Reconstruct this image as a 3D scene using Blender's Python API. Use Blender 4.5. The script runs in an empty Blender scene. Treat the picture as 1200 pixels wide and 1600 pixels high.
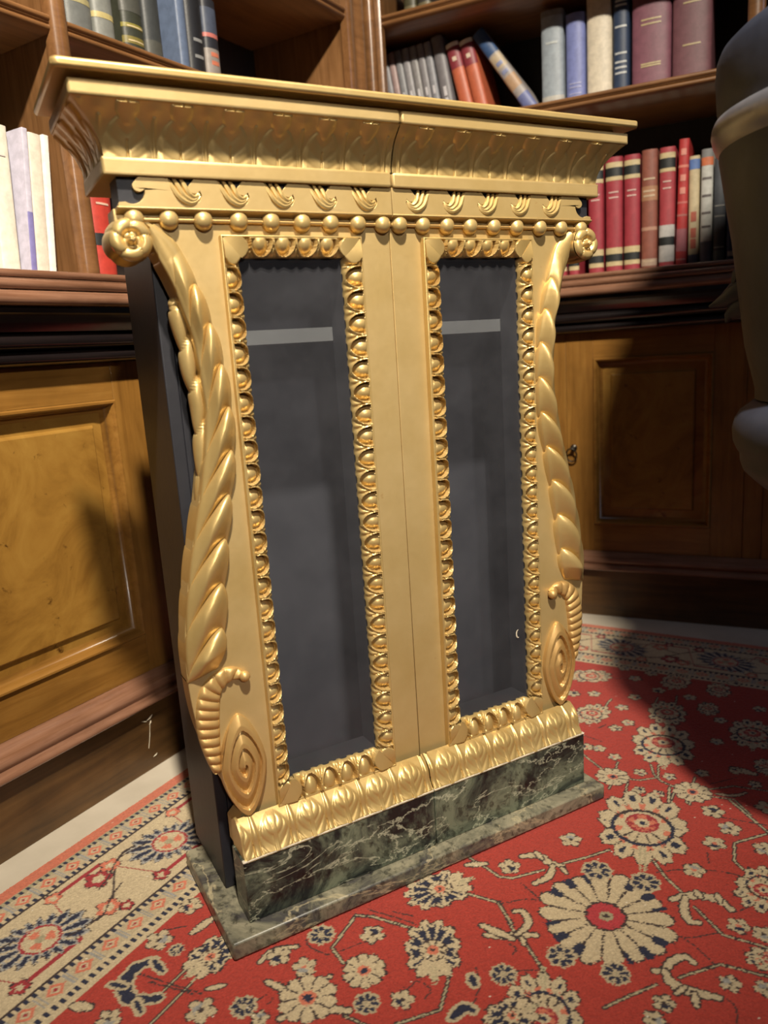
import bpy, bmesh, math, random
import numpy as np
from mathutils import Vector, Matrix
from mathutils.geometry import tessellate_polygon
random.seed(7)
S = bpy.context.scene
COL = S.collection

# ------------------------------------------------------------------ camera
CAM_POS = Vector((-0.52128, -0.90963, 0.75))
CR = Vector((0.87140884, -0.48647988, -0.06311857))
CU = Vector((0.15479579, 0.15059486, 0.97640127))
CF = Vector((0.46549424, 0.8606152, -0.20653473))
cd = bpy.data.cameras.new('camera')
cd.sensor_fit = 'VERTICAL'; cd.sensor_height = 32.0; cd.sensor_width = 24.0
cd.lens = 1205.1 / 1600 * 32.0
cd.clip_start = 0.02
cam = bpy.data.objects.new('camera', cd); COL.objects.link(cam)
cam.matrix_world = Matrix(((CR.x, CU.x, -CF.x, CAM_POS.x), (CR.y, CU.y, -CF.y, CAM_POS.y), (CR.z, CU.z, -CF.z, CAM_POS.z), (0, 0, 0, 1)))
cd.dof.use_dof = True; cd.dof.focus_distance = 1.12; cd.dof.aperture_fstop = 3.6
S.camera = cam

# ------------------------------------------------------------------ light
S.view_settings.view_transform = 'Standard'; S.view_settings.look = 'None'
S.view_settings.gamma = 1.0; S.view_settings.use_curve_mapping = False
S.view_settings.exposure = 0.0
W = bpy.data.worlds.new('room_air'); S.world = W; W.use_nodes = True
W.node_tree.nodes['Background'].inputs[0].default_value = (0.62, 0.66, 0.85, 1)
W.node_tree.nodes['Background'].inputs[1].default_value = 0.018

def area(name, pos, aim, size, power, color):
    l = bpy.data.lights.new(name, 'AREA'); l.shape = 'DISK'; l.size = size; l.energy = power; l.color = color
    o = bpy.data.objects.new(name, l); COL.objects.link(o); o.location = pos
    o.rotation_euler = (Vector(aim) - Vector(pos)).to_track_quat('-Z', 'Y').to_euler()
    return o
def spot(name, pos, aim, half_deg, blend, power, radius, color):
    l = bpy.data.lights.new(name, 'SPOT'); l.spot_size = math.radians(2 * half_deg); l.spot_blend = blend; l.energy = power; l.shadow_soft_size = radius; l.color = color
    o = bpy.data.objects.new(name, l); COL.objects.link(o); o.location = pos
    o.rotation_euler = (Vector(aim) - Vector(pos)).to_track_quat('-Z', 'Y').to_euler()
    return o
spot('ceiling_spotlight', (-0.50, -1.42, 3.00), (0.03, 0.68, 0.92), 33, 1.0, 900, 0.07, (1.0, 0.90, 0.74))
spot('cabinet_fill_spot', (-0.8, -3.2, 1.95), (0.0, 0.0, 0.70), 12.5, .7, 190, 0.1, (1.0, 0.92, 0.82))  # added fill to lift the cabinet front, not a known lamp of the room
area('window_daylight', (1.65, -1.5, 2.0), (-0.1, 0.2, 0.8), 1.0, 6, (0.55, 0.68, 1.0))

# ------------------------------------------------------------------ helpers
def tag(o, label=None, cat=None, group=None, kind=None):
    if label: o['label'] = label
    if cat: o['category'] = cat
    if group: o['group'] = group
    if kind: o['kind'] = kind
    return o
def thing(name, loc, label, cat, group=None, rotz=0.0, tilt=0.0):
    o = bpy.data.objects.new(name, None); COL.objects.link(o); o.empty_display_size = .05
    o.location = loc; o.rotation_euler = (0, tilt, rotz)
    return tag(o, label, cat, group)
class MB:
    def __init__(s): s.v = []; s.f = []
    def add(s, v, f):
        n = len(s.v); s.v += [tuple(map(float, p)) for p in v]; s.f += [tuple(i + n for i in q) for q in f]; return s
    def box(s, x0, x1, y0, y1, z0, z1):
        v = [(x, y, z) for x in (x0, x1) for y in (y0, y1) for z in (z0, z1)]
        return s.add(v, [(0, 1, 3, 2), (4, 6, 7, 5), (0, 4, 5, 1), (2, 3, 7, 6), (0, 2, 6, 4), (1, 5, 7, 3)])
    def prism(s, poly, a0, a1, axis='y', holes=()):
        """closed polygon (2d) extruded along an axis; (p,q) are (x,z) for y, (x,y) for z, (y,z) for x"""
        m = {'y': lambda p, a: (p[0], a, p[1]), 'z': lambda p, a: (p[0], p[1], a), 'x': lambda p, a: (a, p[0], p[1])}[axis]
        loops = [list(poly)] + [list(h) for h in holes]
        flat = [p for l in loops for p in l]; n = len(flat)
        tri = tessellate_polygon([[Vector((p[0], p[1], 0)) for p in l] for l in loops])
        v = [m(p, a0) for p in flat] + [m(p, a1) for p in flat]
        f = [tuple(t) for t in tri] + [tuple(i + n for i in t[::-1]) for t in tri]
        o = 0
        for l in loops:
            k = len(l)
            for i in range(k):
                j = (i + 1) % k; f.append((o + i, o + j, o + j + n, o + i + n))
            o += k
        return s.add(v, f)
    def sphere(s, c, r, seg=16, rings=10, sc=(1, 1, 1)):
        v = []; f = []
        for i in range(rings + 1):
            t = math.pi * i / rings
            for j in range(seg):
                p = 2 * math.pi * j / seg
                v.append((c[0] + sc[0] * r * math.sin(t) * math.cos(p), c[1] + sc[1] * r * math.sin(t) * math.sin(p), c[2] + sc[2] * r * math.cos(t)))
        for i in range(rings):
            for j in range(seg):
                a = i * seg + j; b = i * seg + (j + 1) % seg
                f.append((a, b, b + seg, a + seg))
        return s.add(v, f)
    def tube(s, pts, rad, seg=10, flat=1.0):
        """tapered tube along a polyline, closed with caps"""
        pts = [Vector(p) for p in pts]; n = len(pts)
        rad = rad if isinstance(rad, (list, tuple)) else [rad] * n
        v = []; f = []
        for i, p in enumerate(pts):
            d = (pts[min(i + 1, n - 1)] - pts[max(i - 1, 0)]).normalized()
            a = Vector((0, 1, 0)) if abs(d.y) < .9 else Vector((1, 0, 0))
            e1 = d.cross(a).normalized(); e2 = e1.cross(d)
            for j in range(seg):
                t = 2 * math.pi * j / seg
                v.append(p + e1 * math.cos(t) * rad[i] + e2 * math.sin(t) * rad[i] * flat)
        for i in range(n - 1):
            for j in range(seg):
                a = i * seg + j; b = i * seg + (j + 1) % seg; f.append((a, b, b + seg, a + seg))
        f.append(tuple(range(seg))[::-1]); f.append(tuple((n - 1) * seg + j for j in range(seg)))
        return s.add(v, f)
    def lathe(s, prof, c=(0, 0, 0), seg=64, mod=None):
        v = []; f = []
        for r, z in prof:
            for j in range(seg):
                t = 2 * math.pi * j / seg; rr = r * (mod(t, z) if mod else 1)
                v.append((c[0] + rr * math.cos(t), c[1] + rr * math.sin(t), c[2] + z))
        for i in range(len(prof) - 1):
            for j in range(seg):
                a = i * seg + j; b = i * seg + (j + 1) % seg; f.append((a, b, b + seg, a + seg))
        f.append(tuple(range(seg))[::-1]); f.append(tuple((len(prof) - 1) * seg + j for j in range(seg)))
        return s.add(v, f)
    def grid(s, fn, nu, nv, skirt=None):
        """surface from fn(U,V)->(X,Y,Z) arrays, u,v in 0..1; skirt = vector the rim is pushed along so the relief is closed into its ground"""
        u = np.linspace(0, 1, nu); v = np.linspace(0, 1, nv); U, V = np.meshgrid(u, v, indexing='ij')
        P = np.stack(fn(U, V), -1)
        if skirt is not None:
            Q = np.zeros((nu + 2, nv + 2, 3)); Q[1:-1, 1:-1] = P
            Q[0, 1:-1] = P[0] + skirt; Q[-1, 1:-1] = P[-1] + skirt
            Q[:, 0] = Q[:, 1]; Q[:, -1] = Q[:, -2]; Q[1:-1, 0] += skirt; Q[1:-1, -1] += skirt
            P = Q; nu += 2; nv += 2
        idx = np.arange(nu * nv).reshape(nu, nv)
        F = np.stack([idx[:-1, :-1], idx[1:, :-1], idx[1:, 1:], idx[:-1, 1:]], -1).reshape(-1, 4)
        return s.add(P.reshape(-1, 3), F.tolist())
    def build(s, name, mat, parent=None, off=(0, 0, 0), bevel=0, angle=35, fix=True):
        me = bpy.data.meshes.new(name)
        me.from_pydata([(p[0] - off[0], p[1] - off[1], p[2] - off[2]) for p in s.v], [], s.f)
        if fix:
            bm = bmesh.new(); bm.from_mesh(me); bmesh.ops.recalc_face_normals(bm, faces=bm.faces); bm.to_mesh(me); bm.free()
        me.shade_smooth(); me.set_sharp_from_angle(angle=math.radians(angle))
        me.materials.append(mat)
        o = bpy.data.objects.new(name, me); COL.objects.link(o)
        if parent: o.parent = parent
        if bevel:
            b = o.modifiers.new('soft_edge', 'BEVEL'); b.width = bevel; b.segments = 2; b.limit_method = 'ANGLE'; b.angle_limit = math.radians(40)
        return o

# ------------------------------------------------------------------ materials
def new_mat(name):
    m = bpy.data.materials.new(name); m.use_nodes = True; t = m.node_tree; t.nodes.clear()
    out = t.nodes.new('ShaderNodeOutputMaterial'); b = t.nodes.new('ShaderNodeBsdfPrincipled')
    t.links.new(b.outputs[0], out.inputs[0]); return m, t, b, out
def N(t, kind, **kw):
    n = t.nodes.new(kind)
    for k, v in kw.items():
        if k.startswith('i_'): n.inputs[int(k[2:])].default_value = v
        else: setattr(n, k, v)
    return n
def ramp(t, stops):
    n = t.nodes.new('ShaderNodeValToRGB'); e = n.color_ramp.elements
    while len(e) < len(stops): e.new(.5)
    for i, (p, c) in enumerate(stops): e[i].position = p; e[i].color = (*c, 1)
    return n
def coords(t, scale=(1, 1, 1), kind='Object'):
    c = t.nodes.new('ShaderNodeTexCoord'); m = t.nodes.new('ShaderNodeMapping'); m.inputs['Scale'].default_value = scale
    t.links.new(c.outputs[kind], m.inputs[0]); return m.outputs[0]
def noise(t, vec, scale, detail=4, rough=.55, dist=0):
    n = t.nodes.new('ShaderNodeTexNoise'); n.inputs['Scale'].default_value = scale; n.inputs['Detail'].default_value = detail
    n.inputs['Roughness'].default_value = rough; n.inputs['Distortion'].default_value = dist
    t.links.new(vec, n.inputs['Vector']); return n.outputs[0]
def bump(t, b, h, strength, dist=.002):
    n = t.nodes.new('ShaderNodeBump'); n.inputs['Strength'].default_value = strength; n.inputs['Distance'].default_value = dist
    t.links.new(h, n.inputs['Height']); t.links.new(n.outputs[0], b.inputs['Normal'])
def two_tone(name, c0, c1, scale=(1, 1, 1), ns=12, detail=5, rough=.5, metal=0, lo=.35, hi=.65, bs=0, bscale=None, spec=.5, dist=0):
    m, t, b, _ = new_mat(name); v = coords(t, scale); h = noise(t, v, ns, detail, .6, dist)
    r = ramp(t, [(lo, c0), (hi, c1)]); t.links.new(h, r.inputs[0]); t.links.new(r.outputs[0], b.inputs['Base Color'])
    b.inputs['Roughness'].default_value = rough; b.inputs['Metallic'].default_value = metal; b.inputs['Specular IOR Level'].default_value = spec
    if bs:
        hh = noise(t, coords(t, (1, 1, 1)), bscale or ns * 4, 3); bump(t, b, hh, bs)
    return m
M = {}
def gold_mat(name, c_hi, c_lo, c_worn, rough, metal):
    m, t, b, _ = new_mat(name); v = coords(t)
    big = noise(t, v, 9, 5, .6); fine = noise(t, v, 140, 3, .6); wear = noise(t, v, 38, 6, .7)
    r = ramp(t, [(.3, c_lo), (.7, c_hi)]); t.links.new(big, r.inputs[0])
    wr = ramp(t, [(.68, (0, 0, 0)), (.76, (1, 1, 1))]); t.links.new(wear, wr.inputs[0])
    mx = N(t, 'ShaderNodeMix', data_type='RGBA'); t.links.new(wr.outputs[0], mx.inputs[0]); t.links.new(r.outputs[0], mx.inputs[6]); mx.inputs[7].default_value = (*c_worn, 1)
    t.links.new(mx.outputs[2], b.inputs['Base Color'])
    mr = N(t, 'ShaderNodeMapRange'); mr.inputs[3].default_value = rough - .06; mr.inputs[4].default_value = rough + .1; t.links.new(fine, mr.inputs[0]); t.links.new(mr.outputs[0], b.inputs['Roughness'])
    b.inputs['Metallic'].default_value = metal
    bump(t, b, fine, .12, .001); return m
M['gold'] = gold_mat('gilded_wood', (.62, .45, .19), (.53, .36, .13), (.42, .23, .09), .35, .55)
M['gold_flat'] = gold_mat('matt_gilding', (.57, .415, .19), (.48, .335, .13), (.46, .29, .11), .44, .48)
M['gold_red'] = gold_mat('rubbed_gilding', (.58, .385, .15), (.48, .285, .095), (.38, .16, .06), .4, .5)
M['char'] = two_tone('charcoal_paint', (.011, .011, .015), (.018, .018, .023), ns=6, rough=.5, bs=.15, bscale=60)
M['slate'] = two_tone('slate_interior_paint', (.030, .030, .038), (.040, .040, .048), ns=5, rough=.7)
M['jamb'] = two_tone('dark_door_edge', (.012, .012, .016), (.018, .018, .022), ns=8, rough=.7)
M['shelfgrey'] = two_tone('grey_shelf_paint', (.13, .13, .13), (.16, .16, .155), ns=8, rough=.6)
def wood(name, c0, c1, c2, axis='z', rough=.35, coat=0.0, grain=1.0, blotch=.5):
    m, t, b, _ = new_mat(name)
    sc = {'z': (9, 9, .7), 'x': (.7, 9, 9), 'y': (9, .7, 9)}[axis]
    g = noise(t, coords(t, sc), 7 * grain, 7, .65, .6); bl = noise(t, coords(t), 5, 5, .6)
    r = ramp(t, [(.28, c0), (.5, c1), (.75, c2)]); t.links.new(g, r.inputs[0])
    r2 = ramp(t, [(.3, (1 - blotch,) * 3), (.65, (1, 1, 1))]); t.links.new(bl, r2.inputs[0])
    mx = N(t, 'ShaderNodeMix', data_type='RGBA', blend_type='MULTIPLY'); mx.inputs[0].default_value = 1
    t.links.new(r.outputs[0], mx.inputs[6]); t.links.new(r2.outputs[0], mx.inputs[7]); t.links.new(mx.outputs[2], b.inputs['Base Color'])
    b.inputs['Roughness'].default_value = rough; b.inputs['Coat Weight'].default_value = coat; b.inputs['Coat Roughness'].default_value = .2
    bump(t, b, g, .12, .001); return m
M['walnut'] = wood('golden_walnut', (.17, .075, .014), (.25, .115, .022), (.31, .155, .034), 'z', .32, .25, 1, .35)
M['walnut_x'] = wood('golden_walnut_rail', (.17, .075, .014), (.25, .115, .022), (.31, .155, .034), 'x', .32, .25, 1, .35)
M['mould'] = wood('reddish_moulding_wood', (.16, .070, .036), (.24, .118, .07), (.31, .165, .105), 'x', .2, .8, 1, .3)
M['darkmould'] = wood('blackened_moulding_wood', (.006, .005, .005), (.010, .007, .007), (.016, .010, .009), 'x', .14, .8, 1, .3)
M['shelfwood'] = wood('shelf_wood', (.13, .058, .021), (.19, .087, .032), (.24, .115, .045), 'x', .32, .3, 1, .3)
M['upright'] = wood('upright_wood', (.12, .055, .02), (.2, .095, .035), (.27, .135, .055), 'z', .35, .25, 1.3, .35)
M['plinth'] = wood('worn_plinth_wood', (.05, .024, .008), (.1, .048, .014), (.16, .08, .026), 'x', .42, .1, .7, .55)
M['back'] = wood('dark_back_boards', (.012, .008, .006), (.02, .013, .009), (.03, .018, .012), 'z', .6, 0, 1, .4)
def burl():
    m, t, b, _ = new_mat('burl_veneer'); v = coords(t)
    a = noise(t, v, 7, 8, .68, 1.2); r = ramp(t, [(.25, (.13, .055, .008)), (.5, (.25, .125, .022)), (.72, (.31, .17, .034))]); t.links.new(a, r.inputs[0])
    k = noise(t, v, 34, 4, .7, .4); kr = ramp(t, [(.64, (1, 1, 1)), (.74, (.2, .14, .1))]); t.links.new(k, kr.inputs[0])
    mx = N(t, 'ShaderNodeMix', data_type='RGBA', blend_type='MULTIPLY'); mx.inputs[0].default_value = 1
    t.links.new(r.outputs[0], mx.inputs[6]); t.links.new(kr.outputs[0], mx.inputs[7]); t.links.new(mx.outputs[2], b.inputs['Base Color'])
    b.inputs['Roughness'].default_value = .36; b.inputs['Coat Weight'].default_value = .2; return m
M['burl'] = burl()
def marble(name, base0, base1, vein, dark, vs, rough):
    m, t, b, _ = new_mat(name); v = coords(t)
    a = noise(t, v, 11, 8, .72, .8); r = ramp(t, [(.43, dark), (.50, base0), (.60, base1)]); t.links.new(a, r.inputs[0])
    mp = N(t, 'ShaderNodeMapping'); mp.inputs['Rotation'].default_value = (.3, .75, .2); mp.inputs['Scale'].default_value = (1, 1, 2.6); t.links.new(v, mp.inputs[0])
    w = noise(t, mp.outputs[0], vs, 6, .62, .7); wr = ramp(t, [(.485, (0, 0, 0)), (.5, (1, 1, 1)), (.512, (0, 0, 0))]); t.links.new(w, wr.inputs[0])
    mul = N(t, 'ShaderNodeMath', operation='MULTIPLY'); mul.inputs[1].default_value = .7; t.links.new(wr.outputs[0], mul.inputs[0])
    mx = N(t, 'ShaderNodeMix', data_type='RGBA'); t.links.new(mul.outputs[0], mx.inputs[0]); t.links.new(r.outputs[0], mx.inputs[6]); mx.inputs[7].default_value = (*vein, 1)
    sp = noise(t, v, 90, 3, .6); sr = ramp(t, [(.36, (.25, .25, .25)), (.46, (1, 1, 1))]); t.links.new(sp, sr.inputs[0])
    m2 = N(t, 'ShaderNodeMix', data_type='RGBA', blend_type='MULTIPLY'); m2.inputs[0].default_value = .75; t.links.new(mx.outputs[2], m2.inputs[6]); t.links.new(sr.outputs[0], m2.inputs[7])
    t.links.new(m2.outputs[2], b.inputs['Base Color']); b.inputs['Roughness'].default_value = rough; return m
M['marble'] = marble('green_marble', (.045, .055, .042), (.15, .17, .115), (.50, .50, .36), (.008, .010, .011), 6, .28)
M['slab'] = marble('grey_green_marble', (.15, .142, .10), (.27, .245, .17), (.45, .38, .235), (.062, .058, .055), 4, .38)
def glass():
    m = bpy.data.materials.new('window_glass'); m.use_nodes = True; t = m.node_tree; t.nodes.clear()
    out = t.nodes.new('ShaderNodeOutputMaterial'); tr = N(t, 'ShaderNodeBsdfTransparent'); tr.inputs[0].default_value = (.86, .87, .88, 1)
    gl = N(t, 'ShaderNodeBsdfGlossy'); gl.inputs['Roughness'].default_value = .04
    fr = N(t, 'ShaderNodeFresnel'); fr.inputs[0].default_value = 1.3
    dif = N(t, 'ShaderNodeBsdfDiffuse'); dif.inputs[0].default_value = (.46, .46, .52, 1)
    mx = N(t, 'ShaderNodeMixShader'); ge = N(t, 'ShaderNodeNewGeometry'); inv = N(t, 'ShaderNodeMath', operation='SUBTRACT'); inv.inputs[0].default_value = 1.0; t.links.new(ge.outputs['Backfacing'], inv.inputs[1]); pr = N(t, 'ShaderNodeMath', operation='MULTIPLY'); t.links.new(fr.outputs[0], pr.inputs[0]); t.links.new(inv.outputs[0], pr.inputs[1])
    t.links.new(pr.outputs[0], mx.inputs[0]); t.links.new(tr.outputs[0], mx.inputs[1]); t.links.new(gl.outputs[0], mx.inputs[2])
    ds = ramp(t, [(.35, (.026,) * 3), (.75, (.044,) * 3)]); h = noise(t, coords(t), 14, 6, .65); t.links.new(h, ds.inputs[0])
    m2 = N(t, 'ShaderNodeMixShader'); t.links.new(ds.outputs[0], m2.inputs[0]); t.links.new(mx.outputs[0], m2.inputs[1]); t.links.new(dif.outputs[0], m2.inputs[2])
    t.links.new(m2.outputs[0], out.inputs[0]); return m
M['glass'] = glass()
M['bronze'] = two_tone('dark_bronze', (.018, .022, .040), (.030, .036, .060), ns=18, rough=.58, metal=.1, bs=.3, bscale=40)
M['bronze_rim'] = two_tone('polished_bronze_rim', (.20, .20, .23), (.27, .27, .31), ns=18, rough=.3, metal=.5)
M['iron'] = two_tone('dark_iron', (.03, .026, .02), (.06, .05, .04), ns=30, rough=.35, metal=.8)
M['floor'] = two_tone('pale_stone_floor', (.42, .365, .285), (.50, .44, .35), ns=7, rough=.5, bs=.05)
M['plaster'] = two_tone('wall_plaster', (.30, .26, .2), (.36, .31, .24), ns=4, rough=.9)
M['chip'] = two_tone('bare_wood_splinter', (.6, .52, .38), (.75, .68, .52), ns=60, rough=.8)
M['page'] = two_tone('aged_page_edges', (.42, .37, .28), (.58, .52, .42), scale=(60, 1, 1), ns=6, rough=.85)
_cloth = {}
def cloth(c, rough=.55):
    k = (*c, rough)
    if k not in _cloth:
        d = tuple(x * .8 for x in c)
        _cloth[k] = two_tone('book_cloth', d, c, ns=60, detail=3, rough=rough, bs=.12, bscale=300)
    return _cloth[k]

# ------------------------------------------------------------------ wall frames
A_L = math.radians(29.5); A_R = math.radians(125.5 - 180)
KX, KY = 0.63543, 1.02819
# local frames: x runs along the wall to the right, y goes into the wall, z up; origin at the floor corner of the two plinth faces
def wp(wall, x, y, z=0.0):
    a = A_L if wall == 'L' else A_R
    return (KX + x * math.cos(a) - y * math.sin(a), KY + x * math.sin(a) + y * math.cos(a), z)

# ------------------------------------------------------------------ setting
fl = MB(); fl.box(-3.2, 3.2, -3.6, 2.6, -.05, -.006); tag(fl.build('floor', M['floor']), kind='structure')
for wall, nm, x0, x1 in (('L', 'wall_left', -3.2, .62), ('R', 'wall_right', -.62, 3.2)):
    w = MB(); w.box(x0, x1, .475, .6, -.006, 2.6); o = w.build(nm, M['plaster'])
    o.location = (KX, KY, 0); o.rotation_euler = (0, 0, A_L if wall == 'L' else A_R); tag(o, kind='structure')

# ------------------------------------------------------------------ rug
TA = math.radians(30); TR = (math.cos(TA), math.sin(TA)); NR = (math.sin(TA), -math.cos(TA))
RM= [('D',-0.018,0.284,0.0829,0),('P',0.195,0.283,0.0954,-13),('N',0.066,0.249,0.0211,0),('N',0.07,0.315,0.0206,0),('N',-0.11,0.254,0.0183,0),('N',-0.107,0.32,0.0177,0),('P',0.13,0.461,0.0506,-167),('P',-0.2,0.263,0.062,160),('P',-0.003,0.479,0.0271,-108),('F',0.118,0.194,0.0166,0),('F',0.019,0.134,0.0159,0),('F',0.283,0.372,0.0173,0),('F',0.039,0.438,0.0139,0),('F',-0.062,0.441,0.0127,0),('F',-0.168,0.203,0.0132,0),('F',0.126,0.37,0.0155,0),('F',0.218,0.452,0.016,0),('F',0.33,0.445,0.0173,0),('F',-0.052,0.478,0.0126,0),('F',-0.152,0.374,0.0122,0),('F',0.201,0.386,0.0162,0),('F',0.248,0.401,0.0167,0),('F',0.038,0.467,0.0137,0),('F',-0.125,0.379,0.0124,0),('Q',-0.173,0.107,0.0505,-30),('Q',-0.068,0.064,0.0498,-142),('Q',-0.219,0.232,0.0328,-142),('W',-0.241,0.046,0.027,0),('F',-0.185,0.024,0.016,0),('F',-0.27,-0.024,0.0153,0),('F',-0.271,-0.065,0.0156,0),('F',-0.257,0.11,0.0143,0),('N',-0.352,-0.053,0.0159,0),('N',-0.281,0.075,0.0158,0),('N',-0.216,-0.037,0.0178,0),('N',-0.169,0.201,0.0163,0),('W',-0.307,0.008,0.0351,0),('F',-0.322,-0.227,0.0179,0),('N',-0.324,-0.193,0.01,0),('F',-0.38,-0.095,0.0182,0),('Q',-0.312,-0.144,0.0396,6),('F',-0.356,-0.025,0.0104,0),('F',-0.44,-0.185,0.0151,0),('F',-0.255,-0.236,0.0163,0),('P',0.462,0.26,0.0784,-12),('P',0.567,0.4,0.0577,-6),('P',0.591,0.242,0.0514,-11),('W',0.318,0.205,0.0278,0),('W',0.326,0.334,0.0298,0),('F',0.295,0.255,0.0107,0),('F',0.297,0.285,0.0106,0),('F',0.732,0.146,0.0142,0),('F',0.639,0.167,0.0135,0),('F',0.423,0.388,0.0111,0),('F',0.392,0.422,0.0107,0),('F',0.691,0.205,0.0137,0),('F',0.582,0.155,0.0132,0),('F',0.622,0.086,0.0137,0),('F',0.778,0.112,0.0147,0),('F',0.772,0.172,0.0144,0),('F',0.785,0.341,0.0138,0),('F',0.602,0.339,0.0125,0),('F',0.681,0.401,0.0128,0),('F',0.682,0.269,0.0134,0),('F',0.351,0.244,0.0112,0),('F',0.358,0.291,0.011,0),('F',0.392,0.339,0.0111,0),('F',0.384,0.191,0.0116,0),('F',0.605,0.046,0.0138,0),('F',0.522,0.182,0.0126,0),('F',0.491,0.165,0.0125,0),('F',0.399,0.136,0.012,0),('F',0.402,0.158,0.0119,0),('F',0.514,0.345,0.0119,0),('P',0.706,0.05,0.0477,67),('P',0.528,0.106,0.0468,14),('P',0.748,0.229,0.042,5),('P',0.739,0.317,0.0339,-8),('P',0.456,0.433,0.0267,-5),('P',0.642,0.311,0.0284,-8)]
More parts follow.
